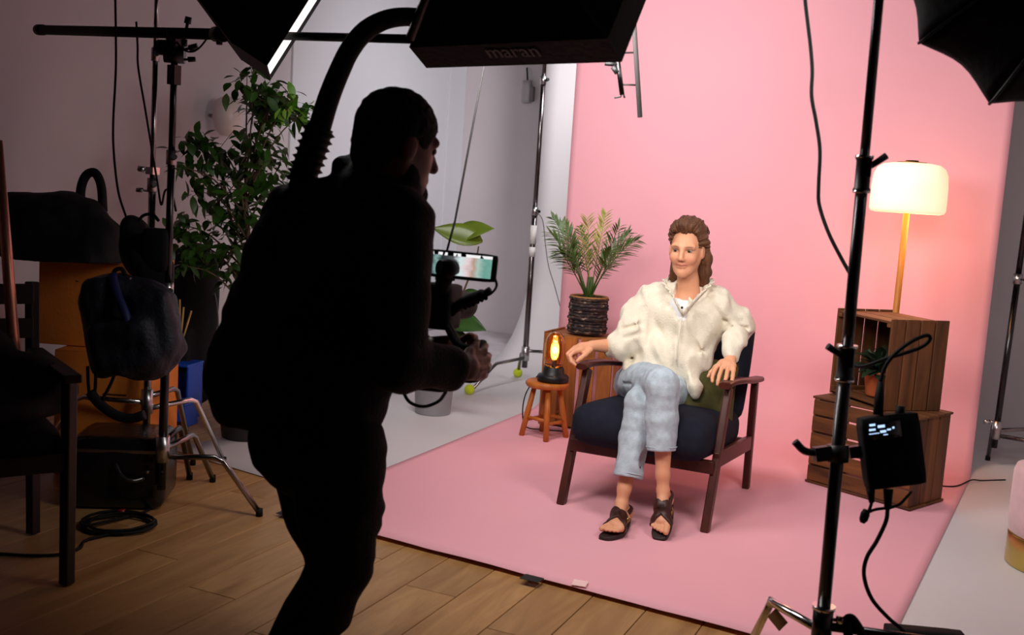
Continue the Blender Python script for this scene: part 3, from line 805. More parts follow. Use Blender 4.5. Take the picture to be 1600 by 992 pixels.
body = v.build('body', M_SKIN, wo, skin_col, 1)
# eyes
M_EYE = mat('eye_white', srgb(150,132,122), .3); M_IRIS = mat('eye_iris', srgb(52,40,32), .15)
for sx in (-1, 1):
    e = MB(); e.ball(H(sx*.030,.0650,.0030), .0112, 14, 10); e = e.build('eye', M_EYE, wo)
    MB().ball(H(sx*.030-.0015,.0742,.0030), (.0068,.0030,.0060), 12, 8, MH).build('iris', M_IRIS, e)
# hair: swept back from the forehead, tucked behind the ears, shoulder length
v = Vol(HO-Vector((.17,.19,.22)), HO+Vector((.17,.17,.18)), .0035)
v.add(ellip(H(0,-.024,.040), (.082,.096,.088), MH), .01)
v.add(ellip(H(.004,-.010,.112), (.062,.070,.034), MH), .03)          # lifted crown
v.add(ellip(H(-.006,.036,.112), (.050,.036,.026), MH), .02)             # quiff
v.add(ellip(H(-.052,.005,.075), (.024,.06,.04), MH), .02); v.add(ellip(H(.055,-.005,.072), (.024,.06,.045), MH), .02)
v.chain([H(.066,-.03,.03), H(.078,-.046,-.04), H(.080,-.050,-.10), H(.084,-.050,-.165)], [.026,.025,.022,.010], .02)
v.chain([H(.045,-.07,.0), H(.055,-.075,-.08), H(.060,-.07,-.155)], [.04,.035,.014], .02)
v.chain([H(-.052,-.05,.02), H(-.048,-.066,-.05), H(-.056,-.058,-.105), H(-.078,-.045,-.142)], [.026,.024,.022,.007], .02)
v.chain([H(-.035,-.07,.0), H(-.045,-.075,-.08), H(-.060,-.06,-.15)], [.04,.034,.013], .02)
v.cut(rbx(H(.002,.094,-.050), (.068,.078,.124), .045, MH), .012); v.cut(ellip(H(.034,.085,.066), (.030,.045,.022), MH), .012); v.cut(ellip(H(-.040,.080,.062), (.024,.045,.020), MH), .012)            # face opening
for sx in (-1, 1): v.cut(ellip(H(sx*.076,.004,-.012), (.024,.022,.034), MH), .008)
HOn = np.array(HO); hxn, fdn, hzn = np.array(hx), np.array(fd), np.array(hz)
def strands(X, Y, Z):
    x = (X-HOn[0])*hxn[0]+(Y-HOn[1])*hxn[1]+(Z-HOn[2])*hxn[2]; y = (X-HOn[0])*fdn[0]+(Y-HOn[1])*fdn[1]+(Z-HOn[2])*fdn[2]; z = (X-HOn[0])*hzn[0]+(Y-HOn[1])*hzn[1]+(Z-HOn[2])*hzn[2]
    ang = np.arctan2(x, z-.02)
    top = vnoise(ang*26, y*9, z*7); low = vnoise(x*120, y*120, z*8)
    wv = np.clip((z+.02)/.06, 0, 1)
    return .0065*(top*wv + .7*low*(1-wv))
v.displace(strands)
hair = v.build('hair', M_HAIR, wo, None, 1)
mb = MB()
for k in range(150):       # loose strands following the mass
    a = random.uniform(-1.25, 1.25); y0 = random.uniform(-.02, .055)
    r0 = .082+random.uniform(-.002,.008)
    p0 = H(math.sin(a)*r0*.8, y0+.01, .040+math.cos(a)*r0*1.02); p1 = H(math.sin(a)*.087, y0-.05, .046+math.cos(a)*.092*1.03); p2 = H(math.sin(a)*.078, y0-.085, .03+math.cos(a)*.075)
    mb.tube(smooth_path([p0,p1,p2],3), [.0011]*6+[.0005], 4, False)
for k in range(70):
    sx = random.choice((-1,1)); b = random.uniform(-.015,.02); y0 = random.uniform(-.07,-.03)
    w0 = 0 if sx > 0 else -.020; p = [H(sx*(.064+w0+b*.5),y0-.01,.0), H(sx*(.078+w0+b*.4),y0-.02,-.08), H(sx*(.083+w0*.6+b),y0-.01,-.14-random.uniform(0,.03))]
    mb.tube(smooth_path(p,4), [.0013]*8+[.0004], 4, False)
mb.build('loose_strands', M_HAIR, hair)

# undershirt
v = Vol((-1.50, 4.38, .70), (-1.0, 4.75, 1.0), .004)
v.add(ellip(at(1068,500,4.566), (.105,.106,.135)), .01)
v.cut(capsule(Nk+Vector((-.008,-.12,.022)), Nk+Vector((-.008,.10,.05)), .046), .006)
v.limit(lambda X,Y,Z: (Z-(Nk.z-.012)) + 0*X+0*Y)
v.build('undershirt', M_TEE, wo)
for k, yy in enumerate((480.5, 497.5)):
    p = at(1065.5-k*1.5, yy, 4.444); MB().ball(p, (.006,.003,.006), 10, 6).build('shirt_button', M_BLACK if k == 0 else M_TEE, wo)

# blouse
v = Vol((-1.66, 4.15, .40), (-.82, 4.82, 1.06), .0045)
v.add(ellip(at(1072,502,4.575), (.172,.122,.150)), .03)
v.add(ellip(at(1050,558,4.535), (.178,.135,.115)), .05)
v.add(ellip(at(1022,578,4.50), (.150,.125,.062)), .04)
v.chain([at(1020,462,4.575), at(1075,455,4.585), at(1124,468,4.585)], [.052,.055,.052], .04)
v.chain([at(1012,472,4.57), at(994,500,4.53), at(987,528,4.48), at(966,541,4.42)], [.064,.074,.074,.050], .035)
v.chain([at(978,538,4.455), at(962,543,4.41)], [.058,.046], .02)
v.chain([at(1124,478,4.58), at(1147,500,4.63), at(1156,511,4.655)], [.064,.072,.062], .03)
v.chain([at(1156,511,4.655), at(1148,530,4.53), at(1142,553,4.45)], [.056,.050,.036], .02)
v.add(capsule(at(1142,549,4.455), at(1141.5,557,4.437), .0365, .035), .008)
# shirt tail hanging by her hip
v.chain([at(1078,585,4.46), at(1086,605,4.42), at(1087,616,4.41)], [.038,.030,.018], .03)
# neck opening and front placket
v.cut(capsule(Nk+Vector((-.002,-.03,.10)), Nk+Vector((-.004,-.035,-.005)), .062, .052), .012)
v.cut(capsule(Nk+Vector((-.006,-.10,-.02)), at(1064,497,4.44), .046, .024), .012)
v.cut(ellip(at(1080,512,4.46), (.001,.001,.001)), .002)
def folds(X, Y, Z):
    n1 = vnoise(X, Y, Z, (16,14,9)); n2 = vnoise(X, Y, Z, (34,30,22)); n3 = vnoise(X+Z*.6, Y, Z-X*.5, (30,10,8))
    return .010*n1 + .0062*n2 + .011*n3
v.displace(folds)
# fold lines: grooves across the sleeves and from the placket
for a, b, r in (((972,515,4.41),(1004,505,4.45),.007), ((975,528,4.39),(1002,520,4.43),.006), ((1006,480,4.47),(1003,540,4.40),.008), ((1132,500,4.55),(1160,500,4.59),.006), ((1134,512,4.52),(1166,513,4.585),.007), ((1096,520,4.42),(1118,560,4.42),.007), ((1085,530,4.41),(1100,585,4.40),.006), ((1048,500,4.44),(1052,545,4.41),.005), ((1010,560,4.38),(1050,578,4.38),.006), ((1000,572,4.36),(1060,590,4.37),.005)):
    v.cut(capsule(at(*a), at(*b), r*.9), .02)
blouse = v.build('blouse', M_BLOUSE, wo, None, 2)
# ruffled collar following the neckline
def ruffle(path, wid, amp, nfreq, th=.003):
    P = smooth_path(path, 10); mb = MB(); rg = []
    for i, p in enumerate(P):
        a = P[max(i-1,0)]; c = P[min(i+1,len(P)-1)]; d = (c-a).normalized()
        out = Vector((p.x-Nk.x, p.y-Nk.y, 0)).normalized() if (p-Nk).length > 1e-3 else Vector((0,-1,0))
        up = (Vector((0,0,1))*.8 + out*.45).normalized()
        wv = math.sin(i*nfreq)*amp
        rg.append([p, p + up*wid*.5 + out*wv*.6, p + up*wid + out*(wv*1.6+.004)])
    mb.rings(rg, False, False); return mb
nk = [at(1066,494,4.452), at(1058,478,4.462), at(1050,462,4.475), at(1042,450,4.53), at(1050,443,4.60), at(1078,441,4.64), at(1104,444,4.60), at(1105,452,4.52), at(1094,464,4.475), at(1080,480,4.462), at(1068,495,4.452)]
ruffle(nk, .030, .006, 1.15).build('ruffle_collar', M_BLOUSE, blouse, solid=.005)
MB().tube(smooth_path([at(1065,496,4.43), at(1060,530,4.40), at(1056,566,4.385)], 6), .004, 6).build('placket_seam', M_BLOUSE, blouse)
for x_, y_ in ((1140.5,559),(962,544)):
    pass
# jeans
v = Vol((-1.60, 3.86, .10), (-.90, 4.74, .74), .0045)
mid = lerp(Hp_R, Hp_L, .5)
v.add(ellip(mid+Vector((0,.02,-.005)), (.175,.115,.09)), .02)
v.chain([Hp_R, lerp(Hp_R,Kn_R,.5)+Vector((-.012,0,.005)), Kn_R], [.092,.084,.068], .02)
v.chain([Hp_L, lerp(Hp_L,Kn_L,.5), Kn_L], [.090,.080,.066], .012)
hemR = at(1033.5, 704, 4.000); hemL = at(981, 746, 3.985)
v.chain([Kn_R, lerp(Kn_R,hemR,.5)+Vector((0,.012,0)), hemR], [.066,.064,.060], .014)
v.chain([Kn_L, lerp(Kn_L,hemL,.5)+Vector((0,.012,0)), hemL+Vector((0,0,-.0))], [.064,.062,.058], .010)
dR = (hemR-Kn_R).normalized(); dL = (hemL-Kn_L).normalized()
def plane_cut(p, d, c, rad):
    p, d, c = V3(p), V3(d), V3(c)
    def f(X, Y, Z):
        a = (X-p[0])*d[0]+(Y-p[1])*d[1]+(Z-p[2])*d[2]
        return -np.minimum(a, rad-np.sqrt((X-c[0])**2+(Y-c[1])**2+(Z-c[2])**2))
    return f, c-rad, c+rad
v.displace(lambda X,Y,Z: .0045*vnoise(X,Y,Z,(20,20,14)) + .002*vnoise(X,Y+Z*.4,Z,(12,12,46)) + .0035*vnoise(X,Y,Z,(40,40,24)))
v.cut(plane_cut(hemR, dR, hemR+dR*.05, .09), .003); v.cut(plane_cut(hemL, dL, hemL+dL*.05, .09), .003)
# hollow trouser ends
v.cut(capsule(hemR-dR*.03, hemR+dR*.03, .050), .004); v.cut(capsule(hemL-dL*.03, hemL+dL*.03, .048), .004)
for a, b, r in (((968,598,4.30),(1015,602,4.05),.004), ((1012,585,4.2),(1036,606,4.02),.003), ((985,640,4.0),(1008,652,4.0),.004)):
    v.cut(capsule(at(*a), at(*b), r), .012)
jeans = v.build('jeans', M_DENIM, wo, None, 2)
for hm, d_, r_ in ((hemR,dR,.0595),(hemL,dL,.0575)):
    x_, y_ = frame_from(d_); mb = MB(); c_ = hm - d_*.016
    mb.tube([c_ + (x_*math.cos(a)+y_*math.sin(a))*(r_+.001) for a in (2*math.pi*k/40 for k in range(41))], .0022, 6, False); mb.build('hem_seam', M_DENIM, jeans)

# sandals: sole, crossed straps hugging the foot, heel strap with buckle
M_SOLE = mat('dark_sole', srgb(36,18,16), .6, 0, .2, 30); M_BUCKLE = mat('buckle_brass', (.6,.42,.14), .3, 1)
def sandal(prs, toes, an, heel, ball, toe, side, name):
    heel, ball, toe, side = Vector(heel), Vector(ball), Vector(toe), Vector(side).normalized()
    fw_ = (toe-heel).normalized(); up = side.cross(fw_).normalized(); up = up if up.z > 0 else -up
    sd = up.cross(fw_).normalized()
    root = None
    under = -.016
    # sole as a flat lofted outline
    outline = []
    L0 = -.030; L1 = (toe-heel).dot(fw_)+.026
    n = 40; mb = MB(); lowr, upr = [], []
    for k in range(n):
        a = 2*math.pi*k/n; t = (math.cos(a)+1)/2; l = lerp(L0, L1, t)
        hw = lerp(.029, .043, min(1, max(0, t*1.3-.15)))*abs(math.sin(a))**.55*(1 if math.sin(a) >= 0 else -1)
        # follow heel-ball-toe line
        q = heel + fw_*l
        hb = (ball-heel).dot(fw_); ln = heel.lerp(ball, min(max(l/hb,0),1)) if l < hb else ball.lerp(toe, min((l-hb)/max((toe-ball).dot(fw_),1e-3),1.4))
        base = q + up*((ln-q).dot(up)) + sd*((ln-q).dot(sd))
        lowr.append(base + sd*hw + up*(under-.020)); upr.append(base + sd*hw + up*(under-.002))
    mb.rings([lowr, upr]); root = mb.build(name, M_SOLE, wo, .004, 2)
    lo = Vector([min(p[i] for p in (an,heel,ball,toe))-.07 for i in range(3)]); hi = Vector([max(p[i] for p in (an,heel,ball,toe))+.07 for i in range(3)])
    def strap(p, nrm, half, keep):
        v = Vol(lo, hi, .003)
        for pr in prs: v.add(pr, .02)
        for t_, _, _ in toes: v.add(t_, .004)
        v.D -= .0055
        p, nrm = V3(p), V3(nrm); keepf = keep
        v.limit(lambda X,Y,Z: np.abs((X-p[0])*nrm[0]+(Y-p[1])*nrm[1]+(Z-p[2])*nrm[2])-half)
        if keepf: v.limit(keepf)
        return v.build('strap', M_SANDAL, root, None, 1)
    c = lerp(ball, heel, .22) + up*.01
    for sg in (-1, 1):
        strap(c + fw_*.002, (fw_*.80 + sd*.60*sg).normalized(), .0165, None)
    ch_ = heel + up*.026
    hf = V3(heel+fw_*.03); fn = V3(fw_)
    strap(ch_, (up*.95+fw_*.15).normalized(), .006, lambda X,Y,Z: ((X-hf[0])*fn[0]+(Y-hf[1])*fn[1]+(Z-hf[2])*fn[2])-.02)
    # slanted side strap with buckle
    b0 = lerp(heel, ball, .55) + sd*(.036 if name == 'sandal' else .036) + up*.0
    for q in (.0, .022):
        bb = MB(); o_ = b0 + fw_*q + up*.012
        bb.tube([o_ + fw_*x + up*y for x, y in ((-.006,-.010),(.006,-.010),(.006,.010),(-.006,.010),(-.006,-.010))], .0015, 6, False)
        bb.build('buckle', M_BUCKLE, root)
    return root
sandal(fL, toesL, An_L, hL, bL, tLo, Vector((1,-.28,0)), 'sandal')
sandal(fR, toesR, An_R, hR, bR, tRo, Vector((-1,.1,0)), 'sandal')

# ------------------------------------------------------------------ camera operator seen from behind
M_SKIN2 = mat('deep_brown_skin', srgb(92,52,36), .5, 0, .08, 30, spec=.4, sss=.1)
M_JACKET = mat('black_jacket', (.0075,.007,.0085), .8, 0, .25, 25, .4, 120, spec=.2)
M_TROUSER = mat('black_trousers', (.006,.006,.0065), .85, 0, .25, 25, .4, 140, spec=.15)
M_HAIR2 = mat('short_black_hair', (.006,.005,.005), .8, 0, .3, 80, .8, 260, spec=.2)
MR = ad(500, 760, 2.65); MR.z = 0
mo = empty('person', MR, 'camera operator in black jacket seen from behind, stooping with a camera rig', 'person')
fm = Vector((.52, .83, -.20)).normalized()       # where he looks
rm = fm.cross(Vector((0,0,1))).normalized(); um = rm.cross(fm).normalized()
HM = ad(622, 226, 2.62)
MM = Matrix((rm, fm, um)).transposed()
def Hm(x, y, z): return HM + rm*x + fm*y + um*z
mShR, mShL = ad(622, 352, 2.50), ad(462, 338, 2.84)
mElR, mElL = ad(622, 566, 2.44), ad(560, 560, 2.98)
mWrR, mWrL = ad(712, 575, 2.58), ad(700, 540, 2.90)
mHip = ad(492, 690, 2.68); mNk = ad(590, 292, 2.66)
mHpR, mHpL = ad(528, 705, 2.58), ad(480, 700, 2.80)
mKnR, mKnL = ad(533, 885, 2.62), ad(528, 880, 2.80)
mAnR = ad(446, 1046, 2.62); mAnR.z = max(mAnR.z, .10)
mAnL = ad(470, 1075, 2.76); mAnL.z = .095
v = Vol((-2.15, 1.75, -.005), (-.75, 3.05, 1.60), .0055)
v.add(ellip(Hm(0,-.012,.035), (.078,.098,.092), MM), .01)
v.add(ellip(Hm(0,.028,-.035), (.062,.070,.082), MM), .03)
v.chain([Hm(-.05,.0,-.06), Hm(0,.07,-.105), Hm(.05,.0,-.06)], [.022,.026,.022], .03)
v.add(capsule(Hm(0,.088,.012), Hm(0,.112,-.032), .009, .014), .012)
v.add(capsule(Hm(-.04,.080,.026), Hm(.04,.080,.026), .012), .015)
v.chain([Hm(-.02,.088,-.066), Hm(0,.096,-.068), Hm(.02,.088,-.066)], [.007,.009,.007], .008)
for sx in (-1, 1): v.add(ellip(Hm(sx*.079,-.008,-.01), (.011,.022,.033), MM), .008)
v.chain([Hm(0,-.02,-.06), mNk], [.062,.066], .03)
v.chain([mShL, mNk+Vector((0,0,-.05)), mShR], [.055,.075,.055], .04)
v.chain([mNk+Vector((0,0,-.06)), lerp(mNk,mHip,.55), mHip], [.10,.11,.09], .05)
for sh, el, wr in ((mShR,mElR,mWrR),(mShL,mElL,mWrL)):
    v.chain([sh, el], [.048,.042], .02); v.chain([el, lerp(el,wr,.35), wr], [.042,.043,.029], .02)
for hp, kn, an in ((mHpR,mKnR,mAnR),(mHpL,mKnL,mAnL)):
    v.chain([hp, kn], [.082,.058], .03); v.chain([kn, lerp(kn,an,.35), an], [.056,.055,.036], .02)
def mhand(wr, el, kn_px, tips_px, thumb):
    hand(v, wr, [ad(*p) for p in kn_px], [[ad(*p) for p in t] for t in tips_px], [ad(*p) for p in thumb], .022, .0100, .008)
# right hand closes round the lower grip of the camera
mhand(mWrR, mElR, [(742,556,2.66),(747,567,2.645),(747,578,2.63),(742,588,2.62)],
      [[(756,548,2.70),(758,540,2.74),(750,536,2.765)], [(761,562,2.69),(763,556,2.735),(755,551,2.76)], [(760,575,2.675),(763,571,2.72),(756,567,2.745)], [(753,588,2.66),(757,586,2.70),(751,583,2.725)]],
      [(724,562,2.62),(733,549,2.64),(742,541,2.67),(746,533,2.69)])
mhand(mWrL, mElL, [(728,536,2.94),(733,545,2.93),(734,555,2.92),(731,564,2.91)],
      [[(740,531,2.90),(742,527,2.865),(738,525,2.84)], [(745,543,2.89),(746,540,2.855),(741,538,2.83)], [(745,555,2.88),(747,552,2.845),(741,550,2.82)], [(741,566,2.88),(743,565,2.845),(738,562,2.825)]],
      [(714,541,2.89),(722,532,2.87),(730,527,2.85),(734,523,2.84)])
for an in (mAnR, mAnL):
    fdn_ = Vector((.40,.92,0)).normalized(); v.chain([an+Vector((0,-.02,-.035)), an+fdn_*.10+Vector((0,0,-.055)), an+fdn_*.17+Vector((0,0,-.062))], [.036,.033,.026], .03)
v.build('body', M_SKIN2, mo, None, 1)
for sx in (-1, 1): MB().ball(Hm(sx*.032,.080,.006), .0125, 12, 8).build('eye', M_IRIS, mo)
# close-cropped hair
v = Vol(HM-Vector((.15,.15,.15)), HM+Vector((.15,.15,.17)), .004)
v.add(ellip(Hm(0,-.015,.040), (.087,.108,.098), MM), .01)
v.add(ellip(Hm(0,-.055,-.03), (.070,.060,.07), MM), .03)
v.cut(ellip(Hm(0,.105,-.045), (.085,.085,.098), MM), .02)
for sx in (-1, 1): v.cut(ellip(Hm(sx*.088,.012,-.02), (.022,.030,.040), MM), .01)
v.displace(lambda X,Y,Z: .003*vnoise(X,Y,Z,(90,90,90)))
v.build('hair', M_HAIR2, mo, None, 1)
v = Vol(HM-Vector((.15,.15,.2)), HM+Vector((.15,.15,.10)), .004)      # short beard
v.chain([Hm(-.056,-.0,-.03), Hm(-.050,.02,-.075), Hm(0,.078,-.108), Hm(.050,.02,-.075), Hm(.056,.0,-.03)], [.012,.024,.026,.024,.012], .03)
v.displace(lambda X,Y,Z: .002*vnoise(X,Y,Z,(120,120,120)))
v.build('beard', M_HAIR2, mo, None, 1)
# jacket
v = Vol((-2.15, 1.75, .52), (-.75, 3.05, 1.50), .006)
v.add(ellip(lerp(mNk,mHip,.30)+Vector((0,0,-.02)), (.215,.155,.20), Matrix((rm, Vector((-rm.y,rm.x,0)), Vector((0,0,1)))).transposed()), .05)
v.add(ellip(ad(480,560,2.68), (.205,.165,.23), Matrix((rm, Vector((-rm.y,rm.x,0)), Vector((0,0,1)))).transposed()), .08)
v.add(ellip(ad(432,612,2.72), (.160,.14,.11)), .07)
v.chain([ad(478,345,2.78), ad(452,400,2.77), ad(428,490,2.76), ad(400,580,2.74), ad(402,618,2.73)], [.085,.105,.115,.115,.108], .06)
v.chain([ad(560,560,2.58), ad(538,640,2.60)], [.10,.10], .06)               # bulky back of the hem
v.chain([mShL, mNk+Vector((0,0,-.035)), mShR], [.085,.095,.082], .05)
v.chain([mShR, mElR], [.082,.068], .03); v.chain([mElR, lerp(mElR,mWrR,.85)], [.068,.056], .03)
v.chain([mShL, mElL], [.082,.068], .03); v.chain([mElL, lerp(mElL,mWrL,.70)], [.066,.050], .03)
v.chain([ad(538,266,2.74), ad(575,278,2.72), ad(635,298,2.60)], [.034,.070,.040], .02)      # stand-up collar
v.cut(capsule(Hm(0,-.01,-.05), Hm(0,.03,-.16), .064, .05), .01)
v.displace(lambda X,Y,Z: .008*vnoise(X,Y,Z,(11,11,8)) + .005*vnoise(X,Y,Z+X*.3,(20,20,30)))
pz = ad(470,672,2.68).z
v.limit(lambda X,Y,Z: (pz - Z) - .10*(X-mHip.x)*0)
v.build('jacket', M_JACKET, mo, None, 2)
# trousers
v = Vol((-2.15, 1.75, .02), (-.75, 3.05, .80), .006)
v.add(ellip(mHip+Vector((0,0,.0)), (.165,.15,.12)), .02)
v.add(capsule(mHip+Vector((0,0,.06)), mHip, .15), .03)
v.chain([mHpR, lerp(mHpR,mKnR,.5), mKnR], [.122,.100,.078], .04); v.chain([mHpL, lerp(mHpL,mKnL,.5), mKnL], [.118,.098,.078], .04)
v.chain([mKnR, lerp(mKnR,mAnR,.4), mAnR+Vector((0,0,.03))], [.078,.078,.066], .02)
v.chain([mKnL, lerp(mKnL,mAnL,.4), mAnL+Vector((0,0,.03))], [.078,.078,.066], .02)
v.displace(lambda X,Y,Z: .006*vnoise(X,Y,Z,(14,14,10)) + .004*vnoise(X,Y,Z,(16,16,40)))
v.build('trousers', M_TROUSER, mo, None, 2)
for an in (mAnR, mAnL):
    f_ = Vector((.40,.92,0)).normalized(); s_ = Vector((.92,-.40,0))
    v = Vol(an-Vector((.2,.2,.12)), an+Vector((.25,.28,.1)), .006)
    v.chain([an+Vector((0,-.02,-.03)), an+f_*.10+Vector((0,0,-.048)), an+f_*.19+Vector((0,0,-.055))], [.050,.045,.036], .03)
    zf = max(an.z-.095, .001)
    v.limit(lambda X,Y,Z: zf - Z + 0*X + 0*Y)
    v.build('shoe', M_RUBBER, mo, None, 1)

# ------------------------------------------------------------------ body-mounted support rig: back post, bellows, arm, cord
rg_ = empty('camera_support_rig', ad(455, 330, 2.80), 'black over-shoulder support arm with ribbed bellows worn on the operator\'s back', 'camera rig')
axis = [ad(448,330,2.80), ad(470,287,2.79), ad(485,243,2.785), ad(500,198,2.78)]
mb = MB(); pth = smooth_path(axis, 10); rr = []
mb.tube(pth, .030, 14); mb.build('bellows_core', M_RUBBER, rg_)
mb = MB(); seq = smooth_path(axis[1:], 12); P2, R2_ = [], []
for i, p in enumerate(seq): P2.append(p); R2_.append(.046 if i % 3 == 1 else .036)
mb.tube(P2, R2_, 20); mb.build('bellows', M_RUBBER, rg_)
arm = smooth_path([ad(498,204,2.78), ad(513,155,2.78), ad(530,112,2.79), ad(548,76,2.80), ad(574,46,2.83), ad(610,29,2.88), ad(655,27,2.96), ad(715,36,3.08), ad(768,50,3.18)], 6)
n_ = len(arm); mb = MB(); mb.tube(arm, [lerp(.030, .0235, i/(n_-1)) for i in range(n_)], 18); mb.build('arm', M_BLACKMAT, rg_)
MB().ball(arm[-1], (.032,.032,.034), 16, 10).build('pulley', M_BLACKMAT, rg_)
CORD_END = ad(694, 408, 2.86)
MB().tube([arm[-1], ad(752,125,3.14), ad(711,345,2.93), CORD_END], .0032, 6).build('cord', mat('grey_cord', srgb(38,35,37), .8), rg_)
mb = MB(); rbox(mb, ad(448,400,2.86), (.16,.05,.34), .022, Matrix.Rotation(R(-30), 3, 'Z'), 6); weld(mb.build('back_plate', M_BLACKMAT, rg_))
mb = MB()
mb.tube(smooth_path([ad(440,330,2.90), ad(452,318,2.80), ad(480,326,2.66), ad(520,346,2.55)], 6), .016, 8); mb.build('shoulder_strap', M_FABRIC_BLK, rg_)

# ------------------------------------------------------------------ cinema camera with monitor
cm = empty('cinema_camera', ad(700, 500, 2.76), 'black cinema camera rig with a lit monitor in the operator\'s hands', 'camera')
cf = Vector((-.22, .97, -.08)).normalized(); cr_ = cf.cross(Vector((0,0,1))).normalized(); cu_ = cr_.cross(cf).normalized()
MC = Matrix((cr_, cf, cu_)).transposed()
CB = ad(692, 478, 2.86)
def Cc(x, y, z): return CB + cr_*x + cf*y + cu_*z
mb = MB(); rbox(mb, Cc(-.01,0,0), (.095,.15,.125), .012, MC, 5); weld(mb.build('camera_body', M_BLACKMAT, cm))
mb = MB(); M_ax = Matrix((cr_, cu_, -cf)).transposed()
lens = [Cc(0,.07,0)+cf*t for t in (0,.02,.05,.09,.13,.17)]
mb.tube(lens, [.036,.038,.037,.039,.041,.041], 24); mb.build('lens', M_BLACKMAT, cm)
mb = MB(); rbox(mb, ad(712,570,2.86), (.15,.10,.085), .015, MC, 5); weld(mb.build('battery', M_BLACKMAT, cm))
mb = MB(); mb.tube([Cc(0,-.06,.07), Cc(0,-.055,.115), Cc(0,.0,.125), Cc(0,.06,.115), Cc(0,.065,.07)], .011, 10); mb.build('top_handle', M_BLACKMAT, cm)
# shoulder/hand grip arms
mb = MB(); mb.tube(smooth_path([ad(700,510,2.80), ad(718,540,2.76), ad(745,548,2.74), ad(756,560,2.72)], 5), .012, 10); mb.tube([ad(752,535,2.745), ad(756,580,2.70)], .015, 12); mb.build('grip', M_RUBBER, cm)
mb = MB(); mb.tube([ad(640,590,2.72), ad(690,596,2.76), ad(740,580,2.80)], .009, 10); mb.tube([ad(640,598,2.80), ad(690,602,2.84)], .009, 10)
rbox(mb, ad(672,598,2.78), (.11,.08,.04), .01, MC, 4); mb.build('base_plate', M_BLACKMAT, cm)
# articulated arm with friction knobs
mb = MB(); p_ = [ad(706,484,2.82), ad(728,470,2.80), ad(752,461,2.78), ad(766,452,2.77)]
mb.tube(p_[:3], .015, 10); mb.tube(p_[2:], .008, 8)
for i in range(6): mb.ball(lerp(p_[1], p_[3], i/6)+Vector((0,0,-.018)), .0065, 8, 6)
mb.ball(p_[2], .016, 10, 8); mb.ball(p_[0], .018, 10, 8); mb.build('monitor_arm', M_BLACKMAT, cm)
MB().tube(smooth_path([ad(772,432,2.73), ad(776,446,2.74), ad(768,458,2.76), ad(752,466,2.79), ad(738,478,2.81)], 6), .0035, 6).build('monitor_cable', M_RUBBER, cm)
MB().tube(smooth_path([ad(629,610,2.70), ad(640,628,2.70), ad(662,635,2.70), ad(685,627,2.71), ad(697,612,2.73)], 6), .0045, 6).build('loop_cable', M_RUBBER, cm)
